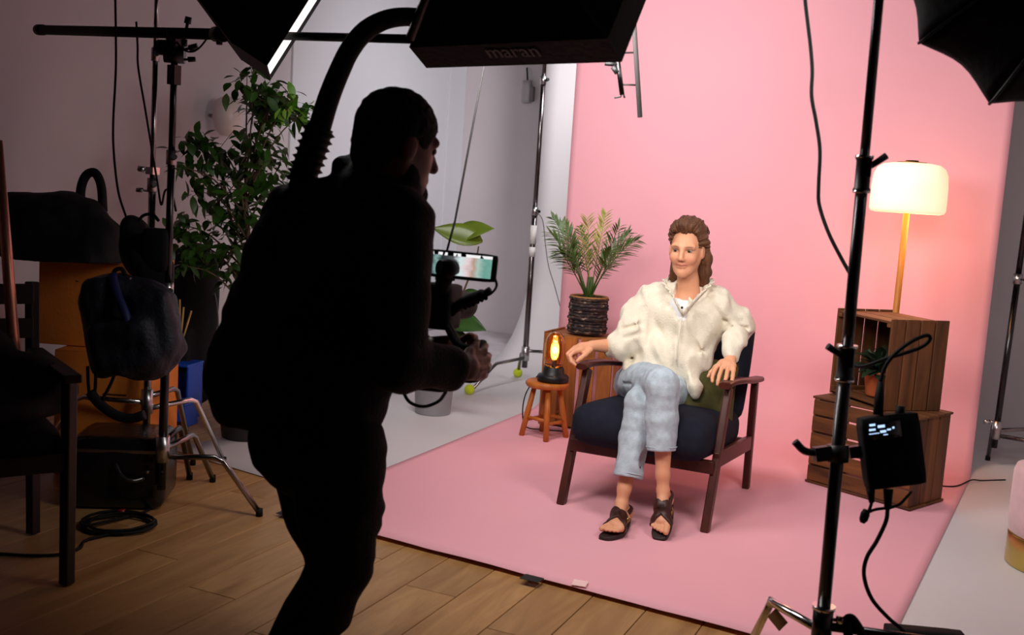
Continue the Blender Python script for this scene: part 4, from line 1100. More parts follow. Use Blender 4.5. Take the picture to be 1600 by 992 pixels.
# monitor
mq = [ad(668,387,2.74), ad(779,398,2.72), ad(772,441,2.715), ad(662,430,2.735)]
mx = ((mq[1]-mq[0])+(mq[2]-mq[3])).normalized(); mz = ((mq[0]-mq[3])+(mq[1]-mq[2])); mz = (mz - mx*mz.dot(mx)).normalized(); my = mz.cross(mx)
mc = sum(mq, Vector())/4; mw = (mq[1]-mq[0]).length; mh = .5*((mq[0]-mq[3]).length+(mq[1]-mq[2]).length)
if my.dot(FW) < 0: my = -my
MMo = Matrix((mx, mz.cross(mx) if mz.cross(mx).dot(FW) > 0 else -mz.cross(mx), mz)).transposed()
mb = MB(); rbox(mb, mc+my*.014, (mw,.026,mh), .008, MMo, 5); mon = weld(mb.build('monitor', M_BLACKMAT, cm))
def screen_mat():
    m = bpy.data.materials.new('monitor_picture'); m.use_nodes = True; N = m.node_tree.nodes; L = m.node_tree.links; b = N['Principled BSDF']
    tc = N.new('ShaderNodeTexCoord'); sp = N.new('ShaderNodeSeparateXYZ'); L.new(tc.outputs['UV'], sp.inputs[0])
    cr = N.new('ShaderNodeValToRGB'); els = [(.0,(.01,.02,.02)),(.10,(.25,.42,.40)),(.16,(.02,.03,.03)),(.40,(.10,.10,.11)),(.48,(.72,.86,.86)),(.60,(.85,.66,.68)),(.70,(.50,.34,.26)),(.78,(.45,.60,.54)),(.90,(.16,.38,.32)),(1,(.20,.42,.36))]
    r = cr.color_ramp; r.elements[0].position, r.elements[0].color = els[0][0], (*els[0][1],1); r.elements[1].position, r.elements[1].color = 1, (*els[-1][1],1)
    for p, c in els[1:-1]: e = r.elements.new(p); e.color = (*c,1)
    nz = N.new('ShaderNodeTexNoise'); nz.inputs['Scale'].default_value = 4; L.new(tc.outputs['UV'], nz.inputs['Vector'])
    ma = N.new('ShaderNodeMath'); ma.operation = 'MULTIPLY_ADD'; ma.inputs[1].default_value = .22; L.new(nz.outputs['Fac'], ma.inputs[0])
    sb = N.new('ShaderNodeMath'); sb.operation = 'SUBTRACT'; sb.inputs[1].default_value = .11; L.new(sp.outputs['X'], sb.inputs[0]); L.new(sb.outputs[0], ma.inputs[2])
    L.new(ma.outputs[0], cr.inputs[0])
    cr2 = N.new('ShaderNodeValToRGB'); q = cr2.color_ramp; q.interpolation = 'CONSTANT'; q.elements[0].color = (0,0,0,1); q.elements[1].position = .87; q.elements[1].color = (1,1,1,1)
    L.new(sp.outputs['Y'], cr2.inputs[0])
    br = N.new('ShaderNodeTexNoise'); br.inputs['Scale'].default_value = 14; mp = N.new('ShaderNodeMapping'); mp.inputs['Scale'].default_value = (1,.1,1); L.new(tc.outputs['UV'], mp.inputs[0]); L.new(mp.outputs[0], br.inputs['Vector'])
    gt = N.new('ShaderNodeMath'); gt.operation = 'GREATER_THAN'; gt.inputs[1].default_value = .48; L.new(br.outputs['Fac'], gt.inputs[0])
    cb = N.new('ShaderNodeCombineColor'); 
    for i in range(3): L.new(gt.outputs[0], cb.inputs[i])
    sc_ = N.new('ShaderNodeMix'); sc_.data_type = 'RGBA'; L.new(cr2.outputs[0], sc_.inputs[0]); L.new(cr.outputs[0], sc_.inputs[6]); L.new(cb.outputs[0], sc_.inputs[7])
    L.new(sc_.outputs[2], b.inputs['Emission Color']); b.inputs['Emission Strength'].default_value = .9; b.inputs['Base Color'].default_value = (.01,.01,.01,1); b.inputs['Roughness'].default_value = .2
    return m
sc0 = mc + my*.0002; hw, hh_ = mw*.43, mh*.40
q = [sc0-mx*hw-mz*hh_, sc0+mx*hw-mz*hh_, sc0+mx*hw+mz*hh_, sc0-mx*hw+mz*hh_]
me = bpy.data.meshes.new('screen'); me.from_pydata([tuple(p) for p in q], [], [(0,1,2,3)]); uv = me.uv_layers.new(name='UVMap')
for i, c in enumerate(((0,0),(1,0),(1,1),(0,1))): uv.data[i].uv = c
so = link_mesh('screen', me, mon); so.matrix_parent_inverse = inv_of(mon); me.materials.append(screen_mat())
# viewfinder in front of the screen
mb = MB(); mb.tube([ad(686,418,2.70), ad(700,420,2.715), ad(712,418,2.73)], [.020,.026,.018], 14); mb.tube([ad(700,420,2.72), ad(690,450,2.78)], .022, 10)
mb.build('viewfinder', M_RUBBER, cm)
mb = MB(); mb.box(ad(693,545,2.62), (.022,.01,.008), MC); mb.build('cable_tag', mat('pale_yellow_tag', srgb(220,220,140), .6), cm)

# ------------------------------------------------------------------ softboxes
M_SOFT = mat('softbox_cloth', (.008,.008,.009), .7, 0, .25, 20, .25, 60, spec=.25)
M_SEAM = mat('softbox_seam', srgb(90,88,90), .6)
M_DIFF = mat('lit_diffuser', (.9,.9,.9), .6, emit=(1,.95,.92), estr=1.1)
def softbox(name, label, C, az, el, roll, R1, R2, L, r, sk, n=4):
    a = aim(az, el); x = a.cross(Vector((0,0,1))).normalized(); z = x.cross(a)
    x, z = x*math.cos(roll)+z*math.sin(roll), z*math.cos(roll)-x*math.sin(roll)
    an = [2*math.pi*k/n+math.pi/n for k in range(n)]
    ring = lambda c, s1, s2: [c + x*math.cos(t)*s1 + z*math.sin(t)*s2 for t in an]
    A, B, D_ = ring(C, R1, R2), ring(C-a*sk, R1, R2), ring(C-a*(sk+L), r, r)
    root = empty(name, C, label, 'softbox')
    mb = MB(); mb.rings([A, B], True, False, False); mb.build('skirt', M_SOFT, root, solid=.004)
    for k in range(n):
        j = (k+1) % n; mb = MB(); mb.add([B[k], B[j], D_[j], D_[k]], [(0,1,2,3)]); mb.build('back_panel', M_SOFT, root, solid=.004)
    mb = MB()
    for k in range(n): mb.tube([B[k], D_[k]], .0035, 6)
    mb.build('rod_pocket', M_SOFT, root)
    mb = MB(); 
    inner = ring(C-a*.012, R1*.985, R2*.985); mb.add(inner, [tuple(range(n))]); mb.build('diffuser', M_DIFF, root)
    mb = MB(); mb.add(D_, [tuple(range(n))]); mb.build('end_plate', M_SOFT, root, solid=.01)
    mb = MB(); bk = C-a*(sk+L); mb.tube([bk-a*.0, bk-a*.05, bk-a*.055, bk-a*.17, bk-a*.18], [.062,.062,.052,.052,.040], 20); mb.build('light_head', M_BLACK, root)
    return root, a, x, z, A, B, D_
KEYB = softbox('key_softbox', 'large black rectangular softbox with grey lettering hanging above the operator', KEY_C, KEY_AZ, KEY_EL, .011, .457, .402, .249, .116, .09)
SIDEB = softbox('side_softbox', 'black softbox with a bright white front edge beside the leafy tree', SIDE_C, SIDE_AZ, SIDE_EL, -.023, .417, .29, .352, .099, .119)
def on_panel(x, y, quads):
    d = ray(x, y).normalized(); best = None
    for q in quads:
        n_ = (q[1]-q[0]).cross(q[2]-q[0]).normalized()
        if abs(n_.dot(d)) < 1e-5: continue
        t = (q[0]-C0).dot(n_)/d.dot(n_); p = C0+d*t
        ok = True; c = sum(q, Vector())/len(q)
        for i in range(len(q)):
            e = q[(i+1)%len(q)]-q[i]; 
            if e.cross(p-q[i]).dot(n_)*e.cross(c-q[i]).dot(n_) < 0: ok = False
        if ok and t > 0 and (best is None or t < best[0]): best = (t, p, n_ if n_.dot(d) < 0 else -n_)
    return best
def lettering(txt, px0, px1, quads, m, parent, height_px, d_off=.004):
    h0, h1 = on_panel(*px0, quads), on_panel(*px1, quads)
    if h0 is None or h1 is None: print('no panel for', txt); return
    n_ = h0[2]; p0, p1 = h0[1]+n_*d_off, h1[1]+n_*d_off; xd = (p1-p0); wdt = xd.length; xd.normalize(); yd = n_.cross(xd)
    cu = bpy.data.curves.new('lettering', 'FONT'); cu.body = txt; cu.size = 1; cu.extrude = .004
    o = bpy.data.objects.new('lettering', cu); COL.objects.link(o); bpy.context.view_layer.update()
    w0 = o.dimensions.x; s = wdt/w0
    me = bpy.data.meshes.new_from_object(o.evaluated_get(bpy.context.evaluated_depsgraph_get())); bpy.data.objects.remove(o)
    M = Matrix((xd, yd, n_)).transposed().to_4x4()
    for v_ in me.vertices: v_.co = M @ Vector((v_.co.x*s, v_.co.y*s*height_px, v_.co.z*.3))+p0
    me.update(); ob = link_mesh('lettering', me, parent); ob.matrix_parent_inverse = inv_of(parent); me.materials.append(m)
    return ob
A_, B_, D_ = KEYB[4:]
kq = [[B_[k], B_[(k+1)%4], D_[(k+1)%4], D_[k]] for k in range(4)] + [[A_[k], A_[(k+1)%4], B_[(k+1)%4], B_[k]] for k in range(4)]
lettering('maran', (765,88), (845,86), kq, mat('grey_print', srgb(120,116,116), .6), KEYB[0], 1.0)

def clamp_knob(mb, p, d, r=.012, L=.035):
    p = Vector(p); d = Vector(d).normalized(); mb.cyl(p, p+d*L*.6, r*.45, n=8); mb.cyl(p+d*L*.55, p+d*L, r, r*.9, 10); return mb
# ------------------------------------------------------------------ boom on the left C-stand
SA = Vector((-2.795, 3.045, 0))
boomA = Vector((SA.x+.0, SA.y, 1.815)); boomB = ad(640, 61, 2.84)
bd = (boomB-boomA).normalized(); boomL = boomA - bd*.62
for k in range(60):                    # the counterweight end
    q_ = boomL - C0
    px_ = 800+FPX*q_.dot(IX)/q_.dot(FW)
    if px_ > 20: boomL = boomL - bd*.012
bo = empty('boom_arm', boomA, 'long black boom pole reaching across the top left to the large softbox', 'boom')
MB().tube([boomL, lerp(boomL, boomB, .62)], [.0215,.0195], 16).build('outer_tube', M_BLACKMAT, bo)
MB().tube([lerp(boomL, boomB, .6), boomB], [.0135,.0125], 14).build('inner_tube', M_BLACKMAT, bo)
mb = MB(); mb.cyl(boomL-bd*.012, boomL+bd*.05, .0245, n=16); mb.build('end_cap', M_RUBBER, bo)
mb = MB(); p_ = lerp(boomL, boomB, .615); mb.cyl(p_-bd*.03, p_+bd*.03, .026, n=14); clamp_knob(mb, p_, (0,0,-1)); mb.build('locking_collar', M_BLACK, bo)
bk = KEY_C - KEYB[1]*.40
MB().tube([boomB, lerp(boomB, bk, .5)+Vector((0,0,.03)), bk], .013, 10).build('spigot', M_BLACK, bo)
MB().tube(smooth_path(hang(boomA+bd*.02+Vector((0,0,-.02)), boomA+bd*.26+Vector((0,0,-.018)), .045), 1), .0035, 6).build('cable', M_RUBBER, bo)

def cstand(label, base, top, legs, r=(.0175,.0150,.0125), joints=(.45,.75), mat_col=M_CHROME, group='light stands', hub=.26, feet=None):
    base, top = Vector(base), Vector(top); root = empty('light_stand', base, label, 'light stand', group)
    d = (top-base); P = lambda z: base + d*((z-base.z)/d.z)
    zs = [.10, *[base.z+d.z*j for j in joints], top.z]
    for i in range(len(zs)-1): MB().tube([P(zs[i]), P(zs[i+1])], r[i], 16).build('column', mat_col, root)
    for i in range(1, len(zs)-1):
        mb = MB(); c = P(zs[i]); mb.cyl(c-Vector((0,0,.035)), c+Vector((0,0,.02)), r[i-1]+.006, n=16)
        mb.build('collar', M_STEEL, root)
        mb = MB(); clamp_knob(mb, c+Vector((.012,-.012,-.01)), (.8,-.6,.1), .012, .05); mb.build('knob', M_BLACK, root)
    mb = MB(); mb.cyl(P(hub-.05), P(hub+.05), r[0]+.009, n=18); mb.build('hub', M_STEEL, root)
    for k, (foot, m_) in enumerate(legs):
        foot = Vector(foot); s = P(hub-.03+.025*k); out = Vector((foot.x-s.x, foot.y-s.y, 0)); L = out.length; out.normalize()
        kn = s + out*(L*.58); kn.z = s.z
        MB().tube([s, kn - out*.02, kn + out*.012 - Vector((0,0,.014)), foot+Vector((0,0,.014))], .0115, 12).build('leg', m_, root)
        mb = MB(); mb.cyl(foot+Vector((0,0,.001)), foot+Vector((0,0,.030)), .014, .013, 12); mb.build('foot_cap', M_RUBBER, root)
    return root, P
M_CHROME_D = mat('smoked_chrome', (.30,.28,.28), .22, 1, .1, 10)
M_STANDBLK = mat('black_chrome', (.055,.052,.055), .26, 1, .1, 10)
stA, PA = cstand('black C-stand with clamp head holding the boom pole', SA, SA+Vector((.012,0,1.76)), [(ag(405,806), M_CHROME_D), ((-2.93,3.50,0), M_CHROME_D), ((-3.03,3.47,0), M_STANDBLK)], mat_col=M_STANDBLK, r=(.0165,.0135,.0125), joints=(.50,.78))
mb = MB(); gh = PA(1.74)
mb.cyl(gh+Vector((-.03,-.02,0)), gh+Vector((.03,.02,0)), .033, n=20); mb.cyl(gh+Vector((-.05,-.03,.02)), gh+Vector((-.02,-.02,.02)), .028, n=18)
mb.box(gh+Vector((0,0,.05)), (.045,.045,.07)); mb.box(gh+Vector((0,0,-.075)), (.035,.035,.07)); clamp_knob(mb, gh+Vector((.02,0,.01)), (.85,.45,.35), .012, .07); clamp_knob(mb, gh+Vector((.02,0,-.02)), (.8,.5,.1), .010, .06)
clamp_knob(mb, boomA+Vector((.08,-.02,0)), (.2,0,1), .013, .055); clamp_knob(mb, boomA+Vector((.07,-.02,0)), (.1,0,-1), .012, .05)
mb.build('grip_head', M_BLACK, stA)
mb = MB(); rbox(mb, PA(1.02)+Vector((-.045,-.01,0)), (.10,.07,.16), .015, Matrix.Rotation(R(20),3,'Z'), 4); rbox(mb, PA(.93)+Vector((-.06,.0,0)), (.13,.09,.10), .02, Matrix.Rotation(R(35),3,'Z'), 4)
weld(mb.build('power_unit', M_BLACKMAT, stA))
# second stand just behind it
SB0 = ad(229, 652, 4.32); SB0 = Vector((SB0.x, SB0.y, 0)); SB1 = ad(245, 2, 4.42); SB1 = Vector((SB1.x, SB1.y, 2.25))
stB, PB = cstand('slim chrome C-stand standing just behind the black boom stand', SB0, SB1, [(ag(349,724), M_CHROME), (SB0+Vector((-.52,-.12,0)), M_CHROME), (SB0+Vector((-.1,.40,0)), M_CHROME_D)], r=(.0150,.0110,.0095), joints=(.56,.80), mat_col=M_CHROME_D, hub=.36)
mb = MB(); q_ = PB(1.31); clamp_knob(mb, q_, (-.85,-.4,.1), .013, .06); clamp_knob(mb, q_+Vector((0,0,-.085)), (-.85,-.4,.05), .011, .065); mb.box(q_, (.04,.04,.03)); mb.build('knob', M_STEEL, stB)
ba = SIDE_C - SIDEB[1]*.62
MB().tube([PB(2.2), lerp(PB(2.2), ba, .5)+Vector((0,0,.03)), ba], .011, 10).build('extension_arm', M_BLACK, stB)
# hanging power cables on the left
def cable(name, pts, r, label, cat='cable', m=M_RUBBER, n=6):
    o = MB().tube(smooth_path(pts, n), r, 7).build(name, m); tag(o, label, cat); return o
cable('hanging_cable', [ad(172,-430,4.0), ad(180,-10,4.0), ad(181,50,4.0), ad(181,110,4.0), ad(177,190,4.0), ad(178,240,4.0), ad(185,300,4.0), ad(198,342,4.0), ad(205,372,3.98)], .0045, 'black cable hanging straight down left of the two stands')
cable('hanging_cable', [ad(213,34,4.05), ad(215,70,4.05), ad(216,105,4.05), ad(226,165,4.05), ad(236,225,4.05), ad(246,285,4.05), ad(252,320,4.05), ad(258,298,4.02), ad(268,300,4.0), ad(275,330,3.98)], .0042, 'black cable dropping from the boom along the chrome stand')

# ------------------------------------------------------------------ dome softbox, top right
DX = DOME_AX; dx_ = DX.cross(Vector((0,0,1))).normalized(); dz_ = dx_.cross(DX)
dm = empty('dome_softbox', DOME_C, 'black scalloped parabolic softbox at the top right corner', 'softbox')
nrib = 12; RD = .43; seg = 8
for k in range(nrib):
    a0 = 2*math.pi*(k+.18)/nrib; a1 = 2*math.pi*(k+1.18)/nrib; rg = []
    for i in range(9):
        t = i/8; rad = lerp(.07, RD, math.sin(t*math.pi/2)**.9); back = .36*(1-t)**1.6
        row = []
        for j in range(seg+1):
            s = j/seg; a = lerp(a0, a1, s); sag = 1 - .105*math.sin(math.pi*s)*t
            row.append(DOME_C - DX*(back + .05*math.sin(math.pi*s)*t*t*0) + (dx_*math.cos(a)+dz_*math.sin(a))*rad*sag)
        rg.append(row)
    mb = MB(); mb.rings(rg, False, False); mb.build('panel', M_SOFT, dm, solid=.003)
mb = MB()
for k in range(nrib):
    a = 2*math.pi*(k+.18)/nrib
    mb.tube([DOME_C - DX*(.36*(1-t)**1.6) + (dx_*math.cos(a)+dz_*math.sin(a))*(lerp(.07, RD, math.sin(t*math.pi/2)**.9)+.003) for t in (i/8 for i in range(9))], .004, 6)
mb.build('rib', M_BLACK, dm)
MB().add([DOME_C + DX*.0 + (dx_*math.cos(a)+dz_*math.sin(a))*RD*.885 for a in (2*math.pi*k/24 for k in range(24))], [tuple(range(24))]).build('diffuser', M_DIFF, dm)
MB().tube([DOME_C-DX*.35, DOME_C-DX*.42, DOME_C-DX*.58], [.075,.06,.055], 20).build('light_head', M_BLACK, dm)

# ------------------------------------------------------------------ foreground stand on the right with its power supply
fb = ad(1285.6, 965, 2.74); ft = at(1373, 0, fb.y); fdv = ft-fb
F0 = fb - fdv*(fb.z/fdv.z); F1 = fb + fdv*1.30
fsr = empty('light_stand', F0, 'black foreground light stand carrying the power supply box', 'light stand', 'light stands')
PF_ = lambda z: fb + fdv*((z-fb.z)/fdv.z)
def zpx(y): 
    lo_, hi_ = 0, 2.5
    for _ in range(40):
        m_ = (lo_+hi_)/2; p = PF_(m_)-C0; yy = 496-FPX*p.dot(IU)/p.dot(FW)
        if yy > y: lo_ = m_
        else: hi_ = m_
    return lo_
z1, z2 = zpx(565), zpx(270)
MB().tube([PF_(.12), PF_(z1)], .0170, 18).build('column', M_STANDBLK, fsr)
MB().tube([PF_(z1-.02), PF_(z2)], .0148, 18).build('column', M_STANDBLK, fsr)
MB().tube([PF_(z2-.02), F1], .0120, 18).build('column', M_STANDBLK, fsr)
for zc, rr in ((z1, .0215), (z2, .0185)):
    mb = MB(); mb.tube([PF_(zc-.045), PF_(zc-.04), PF_(zc-.036), PF_(zc+.030), PF_(zc+.034), PF_(zc+.040)], [rr+.003,rr+.003,rr,rr,rr+.003,rr+.003], 18); mb.build('collar', M_BLACK, fsr)
    for q0, q1, ro in ((.036,.043,.004),(-.050,-.043,.003)): MB().tube([PF_(zc+q0), PF_(zc+q1)], rr+ro, 18).build('collar_ring', M_CHROME, fsr)
    mb = MB(); c = PF_(zc+.01); sg = -1 if zc == z1 else 1
    mb.tube([c, c+IX*.022*sg+IU*.010-FW*.01, c+IX*.052*sg+IU*.030-FW*.015], [.010,.008,.009], 10); mb.box(c-FW*.022, (.024,.014,.045)); mb.build('lever', M_BLACK, fsr)
hubp = PF_(.268); mb = MB(); mb.cyl(PF_(.19), PF_(.30), .026, n=18); mb.build('hub', M_STANDBLK, fsr)
mb = MB(); mb.cyl(PF_(.295), PF_(.305), .030, n=18); clamp_knob(mb, hubp, IX-FW*.3, .012, .06); mb.build('hub_ring', M_CHROME, fsr)
legk = ad(1205, 940, 3.0); legf = ad(1160, 1030, 3.05); legf.z = .015
MB().tube([PF_(.235), lerp(PF_(.235), legk, .93), legk+Vector((0,0,.004)), lerp(legk, legf, .07), legf], .0120, 14).build('leg', M_CHROME, fsr)
k2 = PF_(.25) + (IX*.30-FW*.05); k2.z = .245
MB().tube([PF_(.25), lerp(PF_(.25), k2, .9), k2, k2+Vector((.05,-.02,-.05)), (k2.x+.14,k2.y-.05,.016)], .0120, 14).build('leg', M_STANDBLK, fsr)
k3 = PF_(.215)+Vector((-.08,-.26,0)); MB().tube([PF_(.215), k3, k3+Vector((-.01,-.04,-.03)), (k3.x-.03,k3.y-.14,.016)], .0120, 14).build('leg', M_STANDBLK, fsr)
mb = MB(); mb.box(ad(1215,968,2.97), (.050,.003,.040), Matrix.Rotation(R(-20),3,'Z') @ Matrix.Rotation(R(35),3,'Y')); mb.build('paper_tag', mat('kraft_tag', srgb(120,84,50), .8), fsr)
mb = MB(); mb.tube(smooth_path([ad(1352,1000,2.72), ad(1340,978,2.72), ad(1330,966,2.72), ad(1323,970,2.72), ad(1325,990,2.72), ad(1330,1005,2.72)], 5), .012, 10); mb.build('carry_hook', M_RUBBER, fsr)
hd_ = DOME_C-DX*.5; MB().tube([F1-fdv.normalized()*.06, lerp(F1, hd_, .5), hd_], .011, 12).build('yoke_arm', M_BLACK, fsr)
mb = MB(); mb.ball(F1-fdv.normalized()*.05, .028, 14, 10); mb.build('swivel', M_BLACK, fsr)
# power supply
pb_c = ad(1392, 703, 2.70)
MBx = Matrix((IX, FW, IU)).transposed() @ Matrix.Rotation(R(-7), 3, 'Y')
ps = empty('power_supply', pb_c, 'black power supply box with a small blue-white display clamped to the stand', 'power supply')
mb = MB(); rbox(mb, pb_c, (.150,.060,.185), .010, MBx, 5); psb = weld(mb.build('housing', M_BLACKMAT, ps))
M_DISP = mat('display_glow', (.1,.15,.2), .3, emit=(.45,.65,1), estr=1.4)
mb = MB()
for (x_, y_, w_, h_) in ((1363,664,9,3.2),(1377,666,11,4),(1389,671,6,2.4),(1396,668,3,3),(1363,671.5,10,3),(1380,674,9,3.5),(1366,677.5,16,1.2),(1384,679,7,1.2)):
    p = ad(x_, y_, 2.665); mb.box(p, (w_/FPX*2.66, .0012, h_/FPX*2.66), MBx)
mb.build('display_text', M_DISP, psb)
mb = MB(); rbox(mb, ad(1385,672,2.668), (.075,.002,.042), .0008, MBx, 2); weld(mb.build('display', mat('dark_glass', (.004,.005,.007), .1), psb))
mb = MB(); c = PF_(zpx(708)); mb.box(lerp(c, pb_c, .55)+FW*.02, (.085,.03,.03), MBx); mb.cyl(c-IU*.022, c+IU*.022, .028, n=14); mb.box(c-IX*.035, (.05,.035,.036), MBx)
mb.tube(smooth_path([c-IX*.05, c-IX*.085+IU*.006, c-IX*.11+IU*.03], 4), .010, 8); mb.build('mounting_clamp', M_BLACK, ps)
for pp, rr in (([ad(1372,648,2.69), ad(1374,622,2.69), ad(1376,596,2.69)], [.013,.0125,.008]), ([ad(1405,655,2.70), ad(1407,634,2.70)], [.012,.012]), ([ad(1360,762,2.70), ad(1362,785,2.70)], [.012,.007]), ([ad(1388,764,2.70), ad(1387,795,2.70)], [.013,.009])): MB().tube(pp, rr, 10).build('plug', M_RUBBER, ps)
cable('power_cable', [ad(1376,596,2.69), ad(1382,575,2.69), ad(1398,553,2.68), ad(1425,533,2.67), ad(1448,524,2.67), ad(1453,530,2.675), ad(1440,542,2.68), ad(1412,552,2.685), ad(1385,560,2.70), ad(1350,572,2.74), ad(1330,570,2.77)], .0052, 'black cable looped above the power supply in front of the crate')
cable('power_cable', [ad(1387,795,2.70), ad(1384,815,2.70), ad(1370,845,2.71), ad(1354,872,2.72), ad(1350,900,2.74), ad(1362,935,2.76), ad(1388,965,2.78), ad(1410,984,2.80), ad(1440,1015,2.85)], .0055, 'thick black cable curving down from the power supply to the white floor')
o = cable('power_cable', [ad(1362,785,2.70), ad(1358,797,2.70), ad(1352,806,2.70)], .0042, 'short cable end with connector dangling under the power supply')
mb = MB(); mb.tube([ad(1354,796,2.70), ad(1352,803,2.70), ad(1349,812,2.70), ad(1347,817,2.70)], [.008,.012,.011,.006], 10); mb.build('connector', M_RUBBER, o)
MB().tube(smooth_path([ad(1353,802,2.70), ad(1368,796,2.70), ad(1390,793,2.70), ad(1405,788,2.71), ad(1417,776,2.72), ad(1424,768,2.73)], 5), .0040, 7).build('tail', M_RUBBER, o)
cable('hanging_cable', [ad(1262,-600,2.85), ad(1250,-120,2.85), ad(1257,-12,2.85), ad(1260,20,2.85), ad(1266,70,2.85), ad(1269,110,2.85), ad(1268,150,2.85), ad(1275,190,2.85), ad(1281,235,2.85), ad(1279,290,2.85), ad(1280,320,2.85), ad(1293,360,2.83), ad(1310,395,2.81), ad(1331,433,2.785)], .0052, 'black cable hanging in front of the pink paper toward the right stand')
pst = empty('power_strip', ad(1440, 1003, 2.86), 'black power strip lying at the bottom right edge', 'power strip')
pg_ = ag(1442, 1006); mb = MB(); rbox(mb, pg_+Vector((0,0,.028)), (.24,.055,.045), .008, Matrix.Rotation(R(20),3,'Z'), 4); weld(mb.build('body', M_RUBBER, pst))

# ------------------------------------------------------------------ rod and bracket hanging behind the key softbox
rd = empty('hanging_rod', ad(997,120,3.2), 'grey metal rod with clips hanging beside the large softbox', 'rod')
MB().tube([ad(958,-470,3.2), ad(1000,183,3.2)], .0078, 12).build('tube', mat('grey_rod', srgb(72,68,68), .6), rd)
MB().tube([ad(962,70,3.2), ad(972,148,3.2)], .0075, 12).build('bracket_tube', M_STANDBLK, rd)
mb = MB(); mb.tube([ad(958,83,3.2), ad(996,82,3.2)], .003, 6); mb.tube([ad(968,132,3.2), ad(999,133,3.2)], .003, 6); mb.tube([ad(945,99,3.2), ad(966,101,3.2)], .007, 8); mb.tube([ad(960,153,3.2), ad(970,151,3.2), ad(971,146,3.2)], .0028, 6); mb.tube([ad(976,153,3.2), ad(974,146,3.2)], .0028, 6)
mb.tube([ad(958,104,3.2), ad(965,114,3.2)], .009, 8); mb.build('clip', M_BLACK, rd)

# ------------------------------------------------------------------ C-stand with tennis balls beside the pink paper
cs0 = ag(818, 596); cst = Vector((cs0.x, cs0.y, 0))
b1, b2, b3 = ag(733, 617), ag(808, 592), Vector((cs0.x+.30, cs0.y+.12, 0))
top_ = at(853.5, 60, cs0.y); top_ = Vector((top_.x, top_.y, top_.z+.25))
stC, PC = cstand('chrome C-stand with tennis balls on its feet beside the pink paper', cst, top_, [(b1, M_CHROME_D), ((b2.x-.02,b2.y+.05,0), M_CHROME_D), (b3, M_CHROME_D)], r=(.0200,.0165,.0150), joints=(.46,.80), mat_col=mat('dim_chrome', (.16,.14,.145), .25, 1), hub=.20)
M_TENNIS = mat('tennis_felt', srgb(206,226,30), .9, 0, .08, 40, .5, 200, sheen=.3)
for i, b in enumerate((b1, Vector((b2.x-.02,b2.y+.05,0)))):
    MB().ball(Vector(b)+Vector((0,0,.036)), .034, 18, 12).build('tennis_ball', M_TENNIS, stC)
M_TAPE_W = mat('white_tape', srgb(228,226,226), .7)
for y0, y1 in ((352,381),(386,401)):
    p0 = at(834.5-(y0-350)*.06, y0, cs0.y); p1 = at(834.5-(y1-350)*.06, y1, cs0.y)
    MB().cyl(PC(p0.z), PC(p1.z), .0225, n=16).build('tape_band', M_TAPE_W, stC)
MB().tube([PC(.22), PC(.22)+Vector((.14,.05,0)), PC(.22)+Vector((.32,.10,.0))], .007, 8).build('brace', M_CHROME_D, stC)
cable('thin_cable', [at(838,330,cs0.y-.05), at(848,345,cs0.y-.06), at(852,380,cs0.y-.06), at(857,415,cs0.y-.1), at(866,445,cs0.y-.15), at(875,478,cs0.y-.2), at(880,500,cs0.y-.2)], .003, 'thin grey cable running from the chrome stand toward the palm', m=mat('grey_cable', srgb(90,84,84), .6))

# far right stand
r0 = ag(1549, 727); r1 = at(1592, 423, r0.y); rdv = r1-r0
stD, PD = cstand('dark light stand at the right edge beside the pink paper', Vector((r0.x, r0.y, 0)), r0+rdv*2.1, [(r0+Vector((.42,-.10,0)), M_CHROME_D), (r0+Vector((.30,.34,0)), M_CHROME_D), (r0+Vector((-.02,.10,0)), M_CHROME_D)], r=(.0165,.0150,.0125), joints=(.46,.9), mat_col=M_STANDBLK, hub=.20)
mb = MB(); clamp_knob(mb, PD(.245), -IX, .012, .075); mb.build('knob', M_CHROME, stD)

# tape on the paper
M_GAFF = mat('black_gaffer', (.008,.008,.008), .7); M_CREAM = mat('pale_tape', srgb(246,206,202), .6)
def tape(px, w_, d_, rot, m, label, z=.0135):
    p = ag(*px, z); mb = MB(); mb.box(p, (w_,d_,.0015), rot); tag(mb.build('tape_strip', m), label, 'tape')
tape((831,903.5), .070, .050, R(-2), M_GAFF, 'black gaffer tape square on the front edge of the pink paper', .021)
tape((446,802), .06, .045, R(-5), M_GAFF, 'black tape at the left corner of the pink paper behind the operator')
tape((906,911), .05, .055, R(10), M_CREAM, 'pale tape patch near the front edge of the pink paper', .022)

# junction box on the back wall
jb = empty('junction_box', (0,0,0), 'small grey junction box with a short cable on the back wall', 'junction box'); pj = at(823,143,WY-.03); jb.location = pj
mb = MB(); rbox(mb, pj, (.085,.05,.20), .008, None, 3); weld(mb.build('case', mat('grey_plastic', srgb(176,170,172), .5), jb))
mb = MB(); mb.box(pj+Vector((.058,0,-.02)), (.03,.045,.13)); mb.build('side_plate', mat('dark_grey_plastic', srgb(110,104,106), .5), jb, .006)
MB().tube(smooth_path([pj+Vector((0,0,.10)), pj+Vector((0,-.01,.15)), pj+Vector((-.01,0,.19)), pj+Vector((-.02,.02,.21))], 4), .008, 8).build('cable', M_RUBBER, jb)

# egg-shaped wall lamp with its stem
wl = ax(357, 182, WX+.16); wlamp = empty('wall_lamp', wl, 'unlit white egg-shaped wall lamp half hidden by the leafy tree', 'lamp')
MB().lathe([(.001,-.125),(.05,-.118),(.085,-.08),(.098,-.02),(.096,.04),(.078,.095),(.04,.122),(.001,.126)], wl, 28).build('globe', mat('opal_glass', srgb(226,214,210), .35), wlamp)
MB().tube([wl+Vector((-.06,0,.0)), (WX+.012,wl.y,wl.z)], .012, 10).build('bracket', M_STEEL, wlamp)

